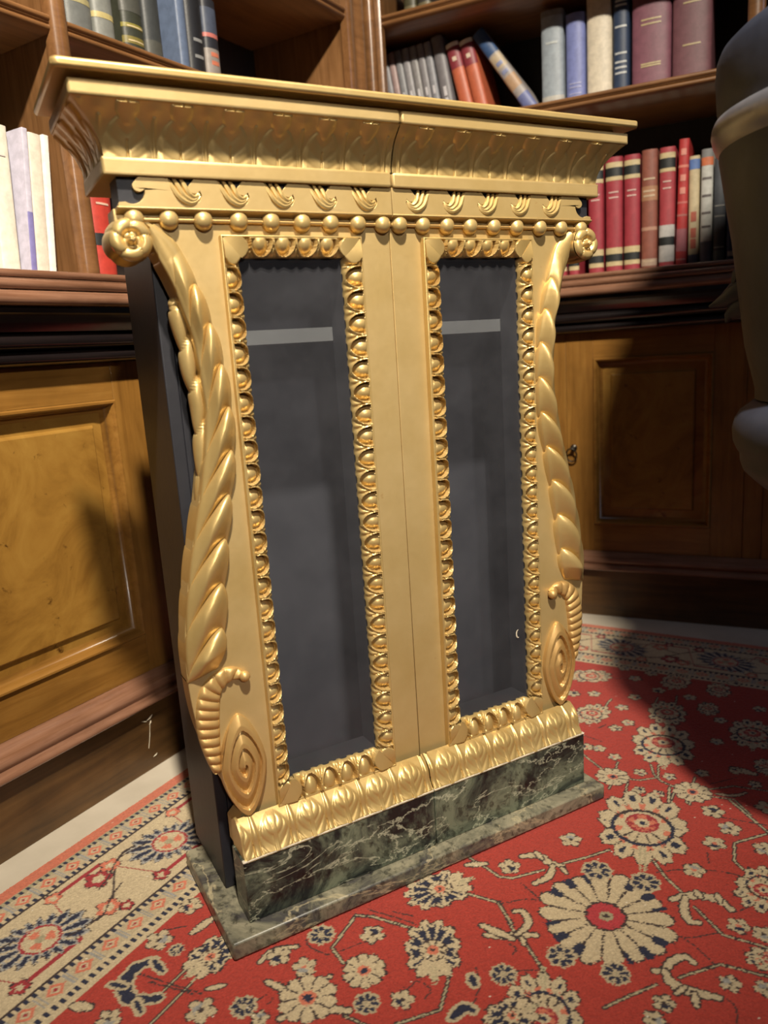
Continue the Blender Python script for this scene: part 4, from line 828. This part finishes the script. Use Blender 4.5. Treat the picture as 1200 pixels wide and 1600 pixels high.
# ------------------------------------------------------------------ books
GOLDC = (.50, .40, .22); BLK = (.012, .014, .014); WHT = (.75, .70, .62)
def book(wall, x0, x1, y, z, h, depth, col, label, group, bands=(), text=(), tilt=0.0, rough=.5, round_=.25, name='book'):
    w = x1 - x0; t = math.radians(tilt)
    o = thing(name, wp(wall, (x0 + x1) / 2, y, z + .0004 + abs(math.sin(t)) * w / 2), label, 'book', group, A_L if wall == 'L' else A_R, t)
    hw = w / 2; rd = min(.012, w * round_)
    spine = [(hw * math.cos(a), rd - rd * math.sin(a) if False else rd * (1 - math.sin(a))) for a in np.linspace(0, math.pi, 13)]   # right to left, bulging to -y
    c = MB(); th = min(.0025, w * .12)
    outer = [(hw, depth)] + spine + [(-hw, depth)]
    inner = [(-hw + th, depth), (-hw + th, rd + .002), (hw - th, rd + .002), (hw - th, depth)]
    c.prism(outer + inner, 0, h, 'z'); cv = c.build('cover', cloth(col, rough), o, angle=40)
    p = MB(); p.box(-hw + th + .0001, hw - th - .0001, rd + .0025, depth - .004, .004, h - .004); p.build('page_block', M['page'], o)
    def shell(a0, a1, z0, z1, e):
        q = [(( hw + e) * math.cos(a), rd - (rd + e) * math.sin(a)) for a in np.linspace(a0, a1, 13)]
        k = [((hw - .0004) * math.cos(a), rd - (rd - .0004) * math.sin(a)) for a in np.linspace(a1, a0, 13)]
        return q + k, z0 * h, z1 * h
    for b in bands:
        z0, z1, bc = b[:3]; e = b[3] if len(b) > 3 else .0004
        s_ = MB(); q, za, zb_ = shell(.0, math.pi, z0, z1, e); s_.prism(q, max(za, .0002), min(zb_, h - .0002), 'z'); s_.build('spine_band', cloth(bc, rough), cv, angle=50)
    for zc, wf, hh, tc in text:
        s_ = MB(); a = math.acos(min(.95, wf)); q, za, zb_ = shell(a, math.pi - a, zc - hh / 2, zc + hh / 2, .0008); s_.prism(q, za, zb_, 'z')
        s_.build('spine_lettering', cloth(tc, .4), cv, angle=50)
    return o
def mark(zs, c=GOLDC, wf=.62, hh=.012): return tuple((zz, wf, hh, c) for zz in zs)
RED = (.30, .032, .045); RD2 = (.34, .045, .055)
# --- right wall, worktop level: red bound volumes and four others
g = 'bound volumes on the right worktop'; Y = .05; ZC = .903
def bound(x0, x1, h, label, col=RED, lo=True, tilt=0):
    bs = [(.80, .955, GOLDC), (.835, .91, BLK, .0007)]
    if lo: bs += [(.06, .22, GOLDC), (.10, .165, BLK, .0007)]
    return book('R', x0, x1, Y, ZC, h, .19, col, label, g, bs, mark((.70, .655), (.62, .45, .40), .55, .010), tilt)
bound(.412, .446, .262, 'red volume half hidden behind the carved right arm, nearest the corner')
bound(.452, .478, .262, 'slim red volume glimpsed between the carved arm and the right rosette')
bound(.503, .540, .276, 'red gold-banded volume rising right behind the right rosette')
bound(.546, .587, .277, 'thick red volume with gold bands top and bottom, second clear of the cabinet')
bound(.591, .629, .276, 'plain-headed red volume with dark green title bands, left of the ribbed brown one')
book('R', .633, .670, Y, ZC, .281, .19, (.23, .075, .05), 'brownish red volume with a tooled patterned spine', g, [(.58, .70, (.34, .17, .09)), (.33, .36, (.40, .22, .15)), (.03, .09, (.42, .3, .22))], mark((.76, .66, .62, .07), (.5, .38, .26), .7, .014))
book('R', .675, .711, Y, ZC, .280, .19, RD2, 'red volume with broad black and silver bands near its foot', g, [(.80, .955, GOLDC), (.83, .91, BLK, .0007), (.05, .36, (.46, .44, .42)), (.19, .26, BLK, .0007)], mark((.72, .665), (.6, .45, .4), .5, .010))
book('R', .7145, .7375, Y, ZC, .292, .19, (.42, .035, .035), 'bright red slim volume, tallest of the row by the urn', g, [(.78, .80, (.6, .2, .15)), (.5, .515, (.5, .14, .12)), (.40, .415, (.4, .14, .12)), (.12, .30, (.36, .12, .14)), (.05, .06, (.5, .2, .18))], mark((.9, .7, .6), (.62, .25, .2), .5, .05), 1.0)
g2 = 'paperbacks beside the urn'
book('R', .7425, .766, Y + .008, ZC, .252, .19, (.52, .43, .27), 'cream paperback with a blue head, beside the bright red book', g2, [(.88, .97, (.10, .18, .42)), (.0, .1, (.10, .11, .15))], mark((.3, .45, .2), (.45, .12, .08), .5, .09))
book('R', .770, .796, Y + .003, ZC, .262, .19, (.50, .50, .47), 'white-spined book with an orange patch near its top', g2, [(.86, .93, (.55, .16, .07)), (.93, .999, (.2, .2, .2)), (.02, .2, (.16, .17, .22))], mark((.75, .6, .45, .33), (.14, .12, .12), .75, .02))
book('R', .799, .826, Y + .003, ZC, .238, .19, (.065, .072, .085), 'dark grey book with faint pale lines, next to the white-spined one', g2, [(.02, .12, (.12, .15, .15))], mark((.55, .45, .15), (.3, .3, .28), .8, .012))
book('R', .829, .849, Y + .003, ZC, .226, .19, (.02, .04, .12), 'navy blue book at the end of the row, partly behind the urn', g2, [], mark((.08,), (.45, .42, .42), .6, .05))
# --- right wall, middle shelf
g3 = 'matching grey paperbacks on the middle shelf'; ZM = 1.325; YM = .11
xm = lambda x: x - .0245 + .0275 * x
xs = [-.022, -.004, .015, .036, .0585, .081, .1025, .1235]
names = ['first grey paperback of the set, against the corner upright', 'pink-tinged grey paperback, second from the corner upright', 'thin grey paperback, third from the corner upright', 'grey paperback, fourth from the corner upright on the middle shelf', 'warm grey paperback, fifth from the corner', 'darker grey paperback, sixth from the corner', 'grey paperback, last of the set beside the thick dark grey book']
for i in range(7):
    gc = [(.21, .20, .21), (.30, .21, .20), (.19, .19, .20), (.23, .22, .23), (.20, .19, .19), (.19, .18, .19), (.20, .20, .22)][i]
    book('R', xm(xs[i] + .003), xm(xs[i + 1] + .002), YM, ZM, .232 + .001 * i, .15, gc, names[i], g3, [], mark((.30, .48), (.5, .48, .5), .28, .09), -8.5)
book('R', xm(.130), xm(.163), YM, ZM, .246, .16, (.15, .14, .15), 'thick dark grey book, just left of the two red ones', g3, [], mark((.3, .42), (.5, .48, .5), .25, .10), -9)
g4 = 'pair of red and orange books on the middle shelf'
for x, lb in ((.181, 'left one of the two orange-red books with white heads'), (.2195, 'right one of the two orange-red books, beside the slanting book')):
    book('R', xm(x), xm(x + .036), YM, ZM, .222, .16, (.42, .10, .045), lb, g4, [(.95, .999, WHT), (.70, .95, (.20, .025, .035)), (.02, .15, (.03, .03, .05)), (.15, .18, WHT)], mark((.81,), (.55, .45, .35), .3, .05), -13)  # maroon upper band: shade of the shelf above, put into the spine colour
book('R', xm(.352), xm(.385), YM, ZM, .268, .16, (.30, .27, .26), 'blue and tan book slanting to the left on the middle shelf', 'odd volumes on the middle shelf', [(.72, .999, (.03, .07, .17)), (.30, .45, (.38, .24, .14)), (.0, .22, (.12, .14, .30)), (.55, .7, (.40, .32, .22))], mark((.5, .6), (.2, .22, .35), .5, .04), -34)
g5 = 'odd volumes on the middle shelf'
book('R', xm(.388), xm(.444), YM, ZM, .241, .19, (.27, .31, .35), 'blue-grey book with a rounded spine, right of the slanting one', g5, [(.94, .999, (.2, .2, .2)), (.1, .16, (.42, .40, .36))], mark((.68,), (.42, .45, .45), .5, .022))
book('R', xm(.450), xm(.497), YM, ZM, .221, .19, (.17, .20, .44), 'bright blue book between the grey-blue and the white one', g5, [], mark((.26, .22, .15, .12), (.35, .36, .55), .6, .012))
book('R', xm(.501), xm(.561), YM, ZM, .252, .19, (.62, .55, .43), 'thick white book with a plain spine', g5, [], ())
book('R', xm(.5645), xm(.602), YM, ZM, .250, .19, (.022, .04, .085), 'navy blue book with white lettering, left of the purple volumes', g5, [], mark((.93, .89, .85, .66, .42, .34, .29, .24), (.48, .50, .50), .7, .018))
g6 = 'thick purple volumes on the middle shelf'
book('R', xm(.608), xm(.697), YM, ZM, .252, .2, (.20, .075, .105), 'left one of the two thick purple volumes', g6, [], mark((.66, .62, .27, .25), GOLDC, .5, .014))
book('R', xm(.700), xm(.786), YM, ZM, .254, .2, (.17, .07, .085), 'right one of the two thick purple volumes, nearer the urn', g6, [], mark((.76, .72, .36), GOLDC, .45, .014))
# --- right wall, top shelf
for x0, x1, cc, lb in ((.022, .058, (.05, .045, .02), 'dark olive book on the top shelf at the corner'), (.062, .10, (.03, .025, .02), 'blackish book on the top shelf, right of the olive one')):
    book('R', x0, x1, Y, 1.613, .23, .17, cc, lb, 'dark books on the top shelf', [(.02, .10, (.12, .10, .05))], ())
# --- left wall, worktop level
YL = .095; g7 = 'pale booklets on the left worktop'
book('L', -1.205, -1.158, YL, ZC, .245, .2, (.60, .55, .55), 'lilac-edged pale book at the left edge of the photo', g7, [], (), 3)
book('L', -1.152, -1.120, YL, ZC, .240, .2, (.74, .68, .57), 'thick white booklet at the left edge, left of the dark gap', g7, [], mark((.80,), (.55, .5, .48), .5, .008), 3, round_=.08)
book('L', -1.117, -1.106, YL + .02, ZC, .230, .18, (.07, .07, .075), 'thin dark grey book between the pale booklets', g7, [(.0, .14, (.30, .29, .28))], (), 3)
book('L', -1.101, -1.091, YL, ZC, .244, .2, (.50, .47, .56), 'thin lilac booklet leaning right', g7, [(.0, .45, (.20, .18, .40))], (), 5, round_=.08)
book('L', -1.089, -1.066, YL, ZC, .238, .2, (.66, .58, .48), 'cream booklet leaning right beside the lilac one', g7, [], (), 5, round_=.08)
book('L', -1.064, -1.053, YL, ZC, .240, .2, (.78, .73, .66), 'thin bright white booklet nearest the upright', g7, [], (), 5.5, round_=.08)
book('L', -.965, -.912, YL, ZC, .31, .2, (.42, .04, .025), 'bright red book behind the left end of the cornice', 'red books on the left worktop', [(.21, .28, BLK), (.62, .65, BLK)], mark((.45,), (.6, .4, .3), .5, .012), 2)
# --- left wall, upper shelf
ZU = 1.327; YU = .10; g8 = 'bound books on the left upper shelf'
book('L', -.950, -.892, YU, ZU, .246, .19, (.12, .125, .12), 'wide grey book next to the left upright on the upper shelf', g8, [(.22, .26, (.32, .28, .14))], ())
book('L', -.889, -.842, YU, ZU, .246, .19, (.17, .175, .16), 'lighter grey book with a gold band, second on the left upper shelf', g8, [(.18, .22, (.40, .33, .14)), (.35, .37, (.36, .30, .14))], ())
book('L', -.822, -.771, YU, ZU, .25, .19, (.030, .032, .020), 'olive black book with a gold label on the left upper shelf', g8, [(.08, .13, (.16, .13, .03)), (.19, .22, (.20, .17, .03)), (.30, .5, (.06, .06, .05))], mark((.10, .2), GOLDC, .7, .01))
book('L', -.768, -.724, YU, ZU, .248, .19, (.035, .038, .038), 'dark grey book right of the olive one', g8, [(.06, .16, (.06, .06, .05))], ())
book('L', -.680, -.654, YU, ZU, .25, .19, (.09, .12, .19), 'slim blue-grey book standing beside two black ones', g8, [], ())
book('L', -.651, -.603, YU, ZU, .21, .19, (.010, .010, .012), 'black book right of the blue-grey one', g8, [], mark((.35, .2), (.2, .2, .2), .5, .03))
book('L', -.600, -.558, YU, ZU, .165, .17, (.015, .015, .02), 'short black book with a coloured label, last on the left upper shelf', g8, [(.10, .42, (.22, .19, .17)), (.55, .60, (.40, .12, .10)), (.60, .9, (.05, .06, .09))], mark((.25, .35), (.45, .14, .08), .5, .05))
